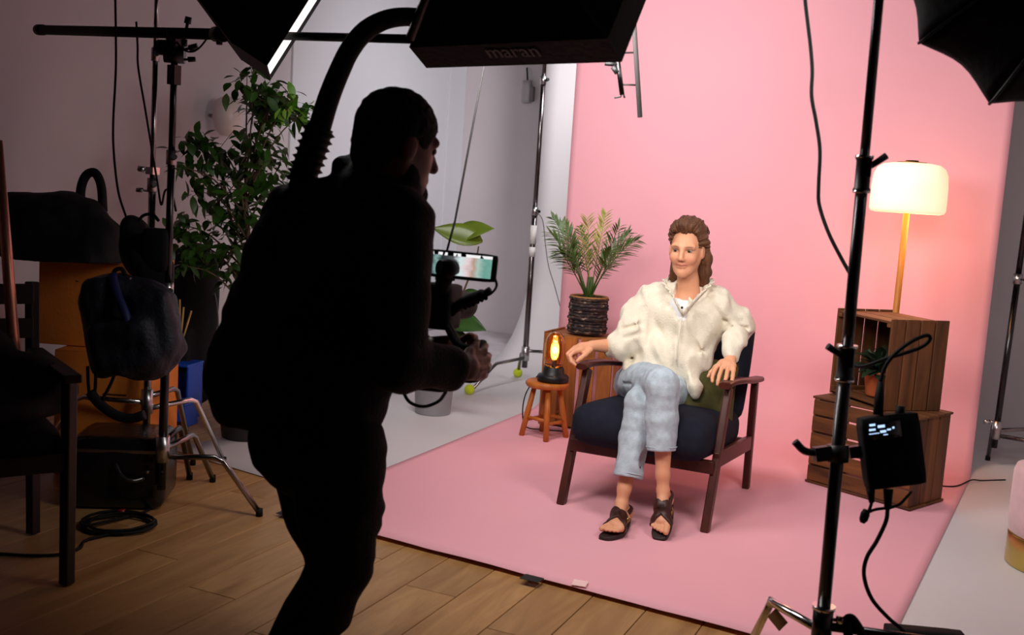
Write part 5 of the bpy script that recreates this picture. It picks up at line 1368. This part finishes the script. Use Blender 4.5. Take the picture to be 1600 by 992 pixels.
# ------------------------------------------------------------------ plants at the left and behind the camera
M_FICUS = mat('ficus_leaf', srgb(48,84,24), .42, 0, .35, 5, spec=.45, rnd=.35)
M_FICUS_LIT = mat('ficus_leaf_lit', srgb(84,140,30), .42, 0, .25, 5, spec=.45, rnd=.2)  # same leaf with the light from the right put into its green
M_BARK = mat('grey_bark', srgb(84,66,48), .85, 0, .25, 20, .5, 60)
FD = 5.25
fc = ad(392, 500, FD); FB = Vector((fc.x, fc.y, 0))
fi = empty('ficus_tree', FB, 'leafy green indoor tree in front of the left wall', 'plant')
MB().lathe([(.11,.0),(.125,.01),(.155,.26),(.165,.27),(.165,.29),(.15,.29),(.145,.255),(.001,.25)], FB, 28).build('pot', mat('dark_pot', srgb(40,34,32), .6), fi)
MB().lathe([(.144,.2555),(.05,.262),(.001,.263)], FB, 16).build('soil', M_SOIL, fi)
leafmesh = []
for k in range(4):
    mb = MB(); leaf_mesh(mb, (0,0,0), (1,0,0), (0,0,1), [.085,.075,.066,.092][k], [.042,.040,.034,.040][k], [.25,.4,.1,.35][k], 6, [.2,.1,.28,.15][k]); me = mb.mesh('leaf'); me.materials.append(M_FICUS); leafmesh.append(me)
    me2 = me.copy(); me2.materials.clear(); me2.materials.append(M_FICUS_LIT); leafmesh.append(me2)
clusters = [(386,118,22,9,0),(398,150,34,24,0),(420,170,30,18,0),(450,162,26,20,1),(472,176,14,8,1),(425,145,22,10,1),(340,236,44,30,0),(300,222,24,14,0),(290,262,14,6,0),(392,232,36,22,0),(425,250,24,14,0),(370,285,40,24,0),(318,300,22,12,0),(420,300,28,16,0),(345,330,36,20,0),(300,380,30,20,0),(282,350,18,9,0),(420,350,20,8,0),(360,390,34,16,0),(330,420,22,8,0),(290,415,16,6,0)]
trunk_top = ad(383, 300, FD)
mbt = MB(); mbt.tube(smooth_path([FB+Vector((0,0,.25)), lerp(FB+Vector((0,0,.25)), trunk_top, .5)+Vector((.02,.01,0)), trunk_top], 6), [lerp(.020,.010,i/12) for i in range(13)], 10)
mbt.tube(smooth_path([FB+Vector((.03,.02,.25)), ad(372,400,FD+.1), ad(352,300,FD+.08), ad(345,245,FD+.05)], 5), .008, 8)
mbt.build('trunk', M_BARK, fi)
mbb = MB(); rnd_ = random.Random(11); nleaf = 0
for (cx_, cy_, rr_, nn, br) in clusters:
    dd = FD + rnd_.uniform(-.22, .18); c = ad(cx_, cy_, dd); src = lerp(FB+Vector((0,0,.3)), trunk_top, min(1, max(.25, (c.z-.5)/.95)))
    mbb.tube(smooth_path([src, lerp(src, c, .55)+Vector((0,0,.05)), c], 4), [lerp(.006,.002,i/8) for i in range(9)], 6)
    for k in range(nn):
        off = Vector((rnd_.gauss(0,.5), rnd_.gauss(0,.6), rnd_.gauss(0,.5)))*(rr_/312)
        p = c+off; pq = p-C0; pu, pv = 800+FPX*pq.dot(IX)/pq.dot(FW), 496-FPX*pq.dot(IU)/pq.dot(FW)
        if ((pu-350)/30)**2+((pv-182)/36)**2 < 1: p = p + IX*.11 - Vector((0,0,.02))
        d = Vector((rnd_.uniform(-1,1), rnd_.uniform(-1,1), rnd_.uniform(-.9,.25))).normalized()
        up = Vector((rnd_.uniform(-.5,.5), rnd_.uniform(-.7,.2), 1)).normalized(); sd_ = d.cross(up).normalized(); nm = sd_.cross(d)
        if nm.z < 0: nm, sd_ = -nm, -sd_
        nleaf += 1
        if nleaf > 300: continue
        me = leafmesh[2*rnd_.randrange(4)+(1 if br else 0)]
        o = bpy.data.objects.new('leaf', me); COL.objects.link(o); o.parent = fi
        s_ = rnd_.uniform(.75,1.15); M4 = Matrix((d*s_, -sd_*s_ if False else nm.cross(d)*s_, nm*s_)).transposed().to_4x4(); M4.translation = p-FB
        o.matrix_local = M4
        if k % 3 == 0: mbb.tube([c, p], .0016, 5)
mbb.build('branches', M_BARK, fi)
mbs = MB()                              # the many inner leaves behind the outer ones
for (cx_, cy_, rr_, nn, br) in clusters + [(350,270,40,20,0),(375,330,40,24,0),(395,190,34,16,0),(330,370,40,22,0),(375,430,36,18,0)]:
    c = ad(cx_, cy_, FD+.04)
    for k in range(int(nn*1.9)):
        p = c + Vector((rnd_.gauss(0,.5), rnd_.gauss(.25,.6), rnd_.gauss(0,.5)))*(rr_/290); pq = p-C0; pu, pv = 800+FPX*pq.dot(IX)/pq.dot(FW), 496-FPX*pq.dot(IU)/pq.dot(FW)
        if ((pu-350)/32)**2+((pv-182)/38)**2 < 1: continue
        d = Vector((rnd_.uniform(-1,1), rnd_.uniform(-1,1), rnd_.uniform(-.9,.25))).normalized()
        leaf_mesh(mbs, p, d, (rnd_.uniform(-.5,.5), rnd_.uniform(-.7,.2), 1), rnd_.uniform(.055,.095), rnd_.uniform(.032,.046), .25, 4, .15)
o = mbs.build('inner_foliage', M_FICUS, fi); o['kind'] = 'stuff'

# fiddle-leaf plant in a grey bucket behind the camera
GB = ag(676, 646); GB.z = .0055
gp = empty('fiddle_leaf_plant', GB, 'large-leaved plant in a grey bucket on the white vinyl behind the camera', 'plant')
MB().lathe([(.098,0),(.103,.004),(.118,.20),(.123,.202),(.123,.215),(.112,.215),(.108,.17),(.001,.165)], GB, 32).build('bucket', mat('grey_bucket', srgb(158,156,160), .5), gp)
MB().lathe([(.108,.171),(.05,.176),(.001,.178)], GB, 16).build('soil', M_SOIL, gp)
M_FIDDLE = mat('fiddle_leaf', srgb(88,106,24), .4, 0, .25, 8, spec=.5); M_FIDDLE_D = mat('fiddle_leaf_dark', srgb(46,78,30), .4, 0, .3, 8, spec=.5)
dG = GB.y
def fleaf(base, tip, W, m, up, curl=.18):
    base, tip = Vector(base), Vector(tip); mb = MB(); leaf_mesh(mb, base, tip-base, up, (tip-base).length, W, curl, 10, .22, .8, 5); return mb.build('leaf', m, gp, solid=.0015)
stem_pts = [GB+Vector((0,0,.17)), at(690,560,dG), at(715,480,dG), at(742,410,dG), at(748,385,dG)]
MB().tube(smooth_path(stem_pts, 5), [lerp(.009,.004,i/20) for i in range(21)], 8).build('stem', M_BARK, gp)
fleaf(at(754,378,dG), at(675,354,dG-.10), .150, M_FIDDLE, (0,-.75,.65), .04); fleaf(at(704,370,dG+.03), at(769,353,dG-.02), .150, M_FIDDLE, (.1,-.75,.65), .08)
fleaf(at(705,500,dG), at(752,508,dG-.10), .13, M_FIDDLE_D, (0,-.8,.6), .2); fleaf(at(708,495,dG), at(668,474,dG-.08), .11, M_FIDDLE_D, (0,-.8,.6), .2)
fleaf(at(700,520,dG), at(735,540,dG-.12), .10, M_FIDDLE_D, (0,-.8,.6), .2); fleaf(at(720,470,dG), at(690,440,dG+.08), .11, M_FIDDLE_D, (0,-.7,.6), .2); fleaf(at(722,465,dG), at(760,455,dG+.1), .10, M_FIDDLE_D, (0,-.7,.6), .2)
MB().ball(at(702,512,dG-.1), (.018,.012,.018), 10, 8).build('flower', mat('pink_bloom', srgb(226,80,110), .6), gp)

# ------------------------------------------------------------------ cardboard boxes and clutter in the dark left corner
M_CARD = mat('cardboard', srgb(216,126,42), .85, 0, .08, 6, .15, 60)
M_CARD_P = mat('box_print', srgb(70,40,20), .85)
crot = math.atan2(IX.y, IX.x)
def carton(label, px0, px1, dep, zb, zt, depth, rot, marks):
    a, b = ad(*px0, dep), ad(*px1, dep); wdt = math.hypot(b.x-a.x, b.y-a.y); c = (a+b)/2; fwd = Vector((-math.sin(rot), math.cos(rot), 0)); xr = Vector((math.cos(rot), math.sin(rot), 0))
    base = Vector((c.x, c.y, zb)) + fwd*depth/2; root = empty('cardboard_box', base, label, 'box', 'cardboard boxes'); Mr = Matrix.Rotation(rot, 3, 'Z')
    mb = MB(); mb.box(base+Vector((0,0,(zt-zb)/2)), (wdt, depth, zt-zb), Mr); mb.build('carton', M_CARD, root, .004)
    for s in (-1, 1): MB().box(base+Vector((0,0,zt-zb+.002))+fwd*s*depth*.25, (wdt-.004, depth*.5-.003, .003), Mr).build('flap', M_CARD, root)
    MB().box(base+Vector((0,0,zt-zb+.0045)), (wdt, .05, .0015), Mr).build('packing_tape', mat('brown_tape', srgb(150,96,40), .35), root)
    for (u_, z_, w_, h_) in marks: MB().box(base - fwd*(depth/2+.0008) + xr*u_ + Vector((0,0,z_)), (w_,.001,h_), Mr).build('printed_mark', M_CARD_P, root)
    return root
carton('lower cardboard box on the floor in the dark left corner', (84,640), (236,640), 4.45, .001, .535, .36, crot, [(.05,.36,.10,.008)])
carton('upper cardboard box under the black cloth in the left corner', (58,500), (224,500), 4.50, .542, .905, .36, crot-.05, [(-.005,.21,.05,.010),(-.005,.185,.045,.010),(-.005,.16,.052,.010),(-.06,.28,.012,.006)])
# black cloth bundle on top
v = Vol((-4.35, 2.70, .82), (-3.05, 4.15, 1.42), .012)
for (x_, y_, d_, r3) in ((55,370,4.5,(.17,.15,.19)),(110,365,4.55,(.18,.16,.17)),(150,385,4.5,(.13,.14,.14)),(60,420,4.4,(.20,.14,.10)),(130,415,4.45,(.17,.13,.10)),(95,330,4.55,(.09,.10,.09)),(25,340,4.5,(.10,.12,.11))): v.add(ellip(ad(x_,y_,d_), r3), .05)
v.displace(lambda X,Y,Z: .014*vnoise(X,Y,Z,(9,9,7)) + .008*vnoise(X,Y,Z+X,(20,20,14)))
zc_ = .915; v.limit(lambda X,Y,Z: zc_-Z+0*X+0*Y)
bn = empty('cloth_bundle', ad(90,380,4.5), 'heap of black cloth lying on the cardboard boxes', 'cloth'); v.build('cloth', M_FABRIC_BLK, bn, None, 2)
MB().tube(smooth_path([ad(128,345,4.6), ad(126,300,4.6), ad(134,275,4.6), ad(148,270,4.6), ad(158,290,4.6), ad(161,330,4.6)], 6), .020, 10).build('carry_handle', M_RUBBER, bn)
# dark backpack hanging from the stand
v = Vol(ad(205,510,3.86)-Vector((.32,.32,.30)), ad(205,510,3.86)+Vector((.32,.32,.30)), .008)
Mpk = Matrix((IX, FW, IU)).transposed() @ Matrix.Rotation(R(-9), 3, 'Y')
v.add(rbx(ad(202,512,3.84), (.150,.085,.165), .055, Mpk), .02); v.add(rbx(ad(196,540,3.74), (.115,.05,.095), .04, Mpk), .025)
v.add(rbx(ad(246,508,3.80), (.075,.075,.125), .04, Mpk), .03); v.add(rbx(ad(158,478,3.80), (.045,.06,.10), .03, Mpk), .03); v.add(ellip(ad(185,446,3.82), (.10,.06,.04)), .03); v.add(ellip(ad(228,565,3.80), (.10,.07,.07)), .04)
v.displace(lambda X,Y,Z: .011*vnoise(X,Y,Z,(14,14,12)) + .006*vnoise(X,Y,Z,(30,30,22)))
bpk = empty('backpack', ad(205,590,3.82), 'dark navy backpack with dangling straps hung on the boom stand', 'backpack')
v.build('pack', mat('dark_navy_nylon', (.010,.012,.022), .55, 0, .3, 14, .3, 90, spec=.35), bpk, None, 2)
MB().tube(smooth_path([ad(176,430,3.78), ad(182,455,3.74), ad(196,490,3.71), ad(204,520,3.71)], 4), .016, 8).build('blue_strap', mat('blue_webbing', srgb(26,34,96), .6), bpk)
mb = MB()
for pts in ([(137,572),(138,600),(141,625)], [(150,570),(149,605),(147,622)], [(180,582),(172,602),(160,624)], [(141,612),(155,630),(180,648),(205,654),(226,648)]): mb.tube(smooth_path([ad(x_,y_,3.75) for x_,y_ in pts], 5), .006 if len(pts) == 3 else .018, 7)
mb.build('strap', M_FABRIC_BLK, bpk)
MB().tube(smooth_path([ad(176,432,3.80), ad(180,422,3.80), ad(190,420,3.80), ad(196,430,3.80)], 4), .008, 7).build('top_handle', M_FABRIC_BLK, bpk)
mb = MB(); mb.box(ad(196,436,3.80), (.05,.01,.015)); mb.build('buckle', M_STEEL, bpk)
# black dome light / hood on the stand, left of the backpack top
v = Vol(ad(222,395,4.0)-Vector((.2,.2,.2)), ad(222,395,4.0)+Vector((.2,.2,.2)), .007)
v.add(ellip(ad(216,385,4.02), (.062,.07,.10)), .03); v.add(ellip(ad(228,410,3.98), (.07,.07,.07)), .04); v.add(ellip(ad(207,352,4.0), (.035,.04,.035)), .03)
v.displace(lambda X,Y,Z: .007*vnoise(X,Y,Z,(18,18,14)))
hd = empty('cable_bag', ad(222,430,4.0), 'small black cable bag hung between the two left stands', 'bag'); v.build('bag', M_FABRIC_BLK, hd, None, 2)
MB().tube(smooth_path([ad(212,356,3.99), ad(222,338,3.98), ad(238,335,3.96), ad(248,345,3.95)], 4), .006, 6).build('hook_strap', M_FABRIC_BLK, hd)
# soft black equipment case on the floor
cpos = ag(185, 805); cpos = Vector((cpos.x-.13, cpos.y+.16, 0))
eq = empty('equipment_case', cpos, 'glossy black equipment case on the floor below the backpack', 'case')
Me = Matrix.Rotation(crot+.12, 3, 'Z'); mb = MB(); rbox(mb, cpos+Vector((0,0,.142)), (.355,.30,.278), .035, Me, 8, (.006,.006,.008)); weld(mb.build('case_body', mat('black_leatherette', (.008,.008,.009), .22, 0, .2, 10, .35, 40), eq))
fe = Me @ Vector((0,-1,0)); xe = Me @ Vector((1,0,0))
MB().tube(smooth_path([cpos+fe*.16+xe*.0+Vector((0,0,.19)), cpos+fe*.185+xe*.03+Vector((0,0,.15)), cpos+fe*.185+xe*.07+Vector((0,0,.13)), cpos+fe*.16+xe*.11+Vector((0,0,.135))], 5), .009, 8).build('handle', mat('glossy_black', (.02,.02,.02), .12), eq)
mb = MB(); mb.box(cpos+fe*.151+Vector((0,0,.235)), (.34,.004,.012), Me); mb.build('zip', M_STEEL, eq)
mb = MB(); mb.ball(cpos+fe*.156+xe*.12+Vector((0,0,.16)), .008, 8, 6); mb.build('stud', M_STEEL, eq)
# cable coil on the floor
cc_ = ag(186, 822); pts = []
for k in range(64):
    a = k*.36; r_ = .12 + .016*math.sin(k*.23)
    pts.append(cc_ + IX*math.cos(a)*r_ + Vector((-IX.y, IX.x, 0))*math.sin(a)*r_*.9 + Vector((noise.noise((k*.2,1,1))*.02, noise.noise((k*.2,4,1))*.02, .006+.0045*(k//17))))
    pts[-1].z = .006+.0045*(k//17)
co = MB().tube([*smooth_path([*[ag(x_,y_,.006) for x_,y_ in ((-5,865),(50,868),(95,866),(125,856),(140,842))], pts[0]], 4)[:-1], *pts, *smooth_path([pts[-1], ag(225,800,.006), ag(238,783,.006), ag(247,765,.02), PA(.18)+Vector((.03,-.03,0))], 4)[1:]], .0058, 7).build('coiled_cable', M_RUBBER)
tag(co, 'black cable coiled on the wooden floor in front of the case', 'cable')
rp_ = ag(190, 800, .015); o = MB().tube([rp_-IX*.014, rp_+IX*.014], .012, 10).build('red_plug', mat('red_plastic', srgb(150,20,30), .4)); tag(o, 'small red plug by the coiled cable', 'plug')
# blue plastic step
bs = ag(262, 657); Mbs = Matrix.Rotation(crot-.2, 3, 'Z'); bl = empty('step_stool', bs, 'blue plastic step stool standing behind the left stands', 'stool')
M_BLUE = mat('blue_plastic', srgb(20,84,208), .4, 0, .06, 8)
def bbx(mb, x, y, z, sx, sy, sz): mb.box(bs + Mbs @ Vector((x,y,z)), (sx,sy,sz), Mbs)
mb = MB(); bbx(mb, -.005, .16, .150, .21, .012, .292); mb.build('back_panel', M_BLUE, bl, .004)
for x_ in (-.11, .10):
    mb = MB(); bbx(mb, x_, .09, .150, .012, .16, .292); mb.build('side_panel', M_BLUE, bl, .004)
for x_ in (-.06, -.01, .045):
    mb = MB(); bbx(mb, x_, .148, .160, .010, .012, .26); mb.build('rib', M_BLUE, bl, .002)
mb = MB(); bbx(mb, -.005, .09, .300, .222, .18, .014); mb.build('top_step', M_BLUE, bl, .004)
mb = MB(); bbx(mb, .07, -.06, .122, .20, .16, .014); mb.build('lower_step', M_BLUE, bl, .004)
for x_ in (-.02, .16):
    mb = MB(); bbx(mb, x_, -.06, .058, .012, .15, .114); mb.build('foot_panel', M_BLUE, bl, .004)
mb = MB(); bbx(mb, .07, -.13, .075, .18, .010, .08); mb.build('front_panel', M_BLUE, bl, .004)
# tall black bag with wooden sticks in its front pocket
tb = ad(301, 560, 5.80); tb = Vector((tb.x, tb.y, 0)); tbr = empty('equipment_bag', tb, 'tall rounded black bag under the leafy tree', 'bag')
v = Vol(tb-Vector((.26,.26,.0)), tb+Vector((.26,.26,1.05)), .010)
v.add(capsule(tb+Vector((0,0,.14)), tb+Vector((.0,0,.80)), .115, .13), .03); v.add(capsule(tb+IX*.04+Vector((0,0,.5)), tb+IX*.03+Vector((0,0,.76)), .08), .05)
v.add(rbx(ad(284,548,5.66), (.055,.035,.11), .02, Matrix((IX, FW, IU)).transposed()), .03)
v.displace(lambda X,Y,Z: .008*vnoise(X,Y,Z,(10,10,6))); v.limit(lambda X,Y,Z: .002-Z+0*X+0*Y)
v.build('bag', M_FABRIC_BLK, tbr, None, 2)
MB().tube(smooth_path([ad(330,440,5.72), ad(338,470,5.71), ad(341,505,5.70), ad(340,540,5.70)], 5), .004, 6).build('piping', mat('grey_piping', srgb(120,116,118), .5), tbr)
M_STICK = mat('pale_wood', srgb(226,190,110), .6)
for (xa, ya, xb, yb, wh) in ((272,474,268,500,'leftmost, upright'),(281,468,275,503,'tallest, second from left'),(287,480,279,512,'third from left'),(299,486,285,514,'rightmost, leaning most')):
    t0, t1 = ad(xa,ya,5.56), ad(xb,yb,5.60); t1 = lerp(t1, ad(281,545,5.66), 1.0)
    o = MB().cyl(t1, t0, .0048, n=8).build('wooden_stick', M_STICK); tag(o, 'thin pale wooden stick by the tall black bag, ' + wh, 'stick', 'wooden sticks by the black bag')
# leaning pole at the left edge, copper-pink light put into its colour
o = MB().tube([ad(30,648,3.55), ad(14,440,3.55), ad(-3,220,3.55)], [.021,.019,.015], 14).build('leaning_pole', mat('copper_lit_pole', (.75,.34,.24), .35, .8, .08, 8)); tag(o, 'leaning copper-coloured pole at the left edge', 'pole')
# dark wooden armchair in the left foreground
M_DKWOOD = wood('near_black_wood', srgb(40,20,16), srgb(22,11,9), 'Z', 2.5, .5, .05, .05)
qa, qb_ = Vector((-2.535,2.352,0)), Vector((-2.99,2.62,0)); sdir = (qb_-qa).normalized(); sL = (qb_-qa).length; off = Vector((-sdir.y, sdir.x, 0)); off = off if off.x*IX.x+off.y*IX.y < 0 else -off
dc = empty('armchair', (qa+qb_)/2 + off*.25, 'dark wooden armchair in the shadowed left foreground', 'armchair')
for o_ in (Vector((0,0,0)), off*.52):
    MB().bar(qa+o_+Vector((0,0,.003)), qa+o_+Vector((0,0,.655)), .036, .036, (0,1,0)).build('leg', M_DKWOOD, dc, .005)
    MB().bar(qb_+o_+Vector((0,0,.003)), qb_+o_+Vector((0,0,.90))+sdir*.06, .036, .036, (0,1,0)).build('leg', M_DKWOOD, dc, .005)
    MB().bar(qa+o_-sdir*.05+Vector((0,0,.668)), qb_+o_+Vector((0,0,.662)), .055, .026).build('armrest', M_DKWOOD, dc, .006)
    MB().bar(qa+o_+Vector((0,0,.40)), qb_+o_+Vector((0,0,.38)), .024, .06).build('side_rail', M_DKWOOD, dc, .004)
MB().bar(qa+Vector((0,0,.40)), qa+off*.52+Vector((0,0,.40)), .024, .06).build('front_rail', M_DKWOOD, dc, .004)
mb = MB(); mid_ = (qa+qb_)/2+off*.26; rbox(mb, mid_+Vector((0,0,.455)), (sL*.98,.50,.09), .035, Matrix((sdir, off, Vector((0,0,1)))).transposed(), 6); weld(mb.build('seat', M_FABRIC_BLK, dc))
for z_ in (.60, .74, .86): MB().bar(qb_+sdir*.03+Vector((0,0,z_)), qb_+sdir*.03+off*.52+Vector((0,0,z_)), .018, .07).build('back_slat', M_DKWOOD, dc, .004)
# dark jacket thrown over that chair
v = Vol(mid_+Vector((-.42,-.42,.40)), mid_+Vector((.42,.42,.92)), .012)
v.add(ellip(mid_+Vector((0,0,.56)), (.26,.24,.085)), .05); v.add(ellip(mid_+sdir*.15+Vector((0,0,.66)), (.16,.20,.14)), .06); v.add(ellip(mid_-off*.18+Vector((0,0,.60)), (.20,.12,.10)), .06)
v.displace(lambda X,Y,Z: .013*vnoise(X,Y,Z,(10,10,9))); zs_ = .505; v.limit(lambda X,Y,Z: zs_-Z+0*X+0*Y)
jk = empty('jacket_heap', mid_+Vector((0,0,.505)), 'black jacket heaped on the dark armchair at the left', 'jacket'); v.build('cloth', M_FABRIC_BLK, jk, None, 2)
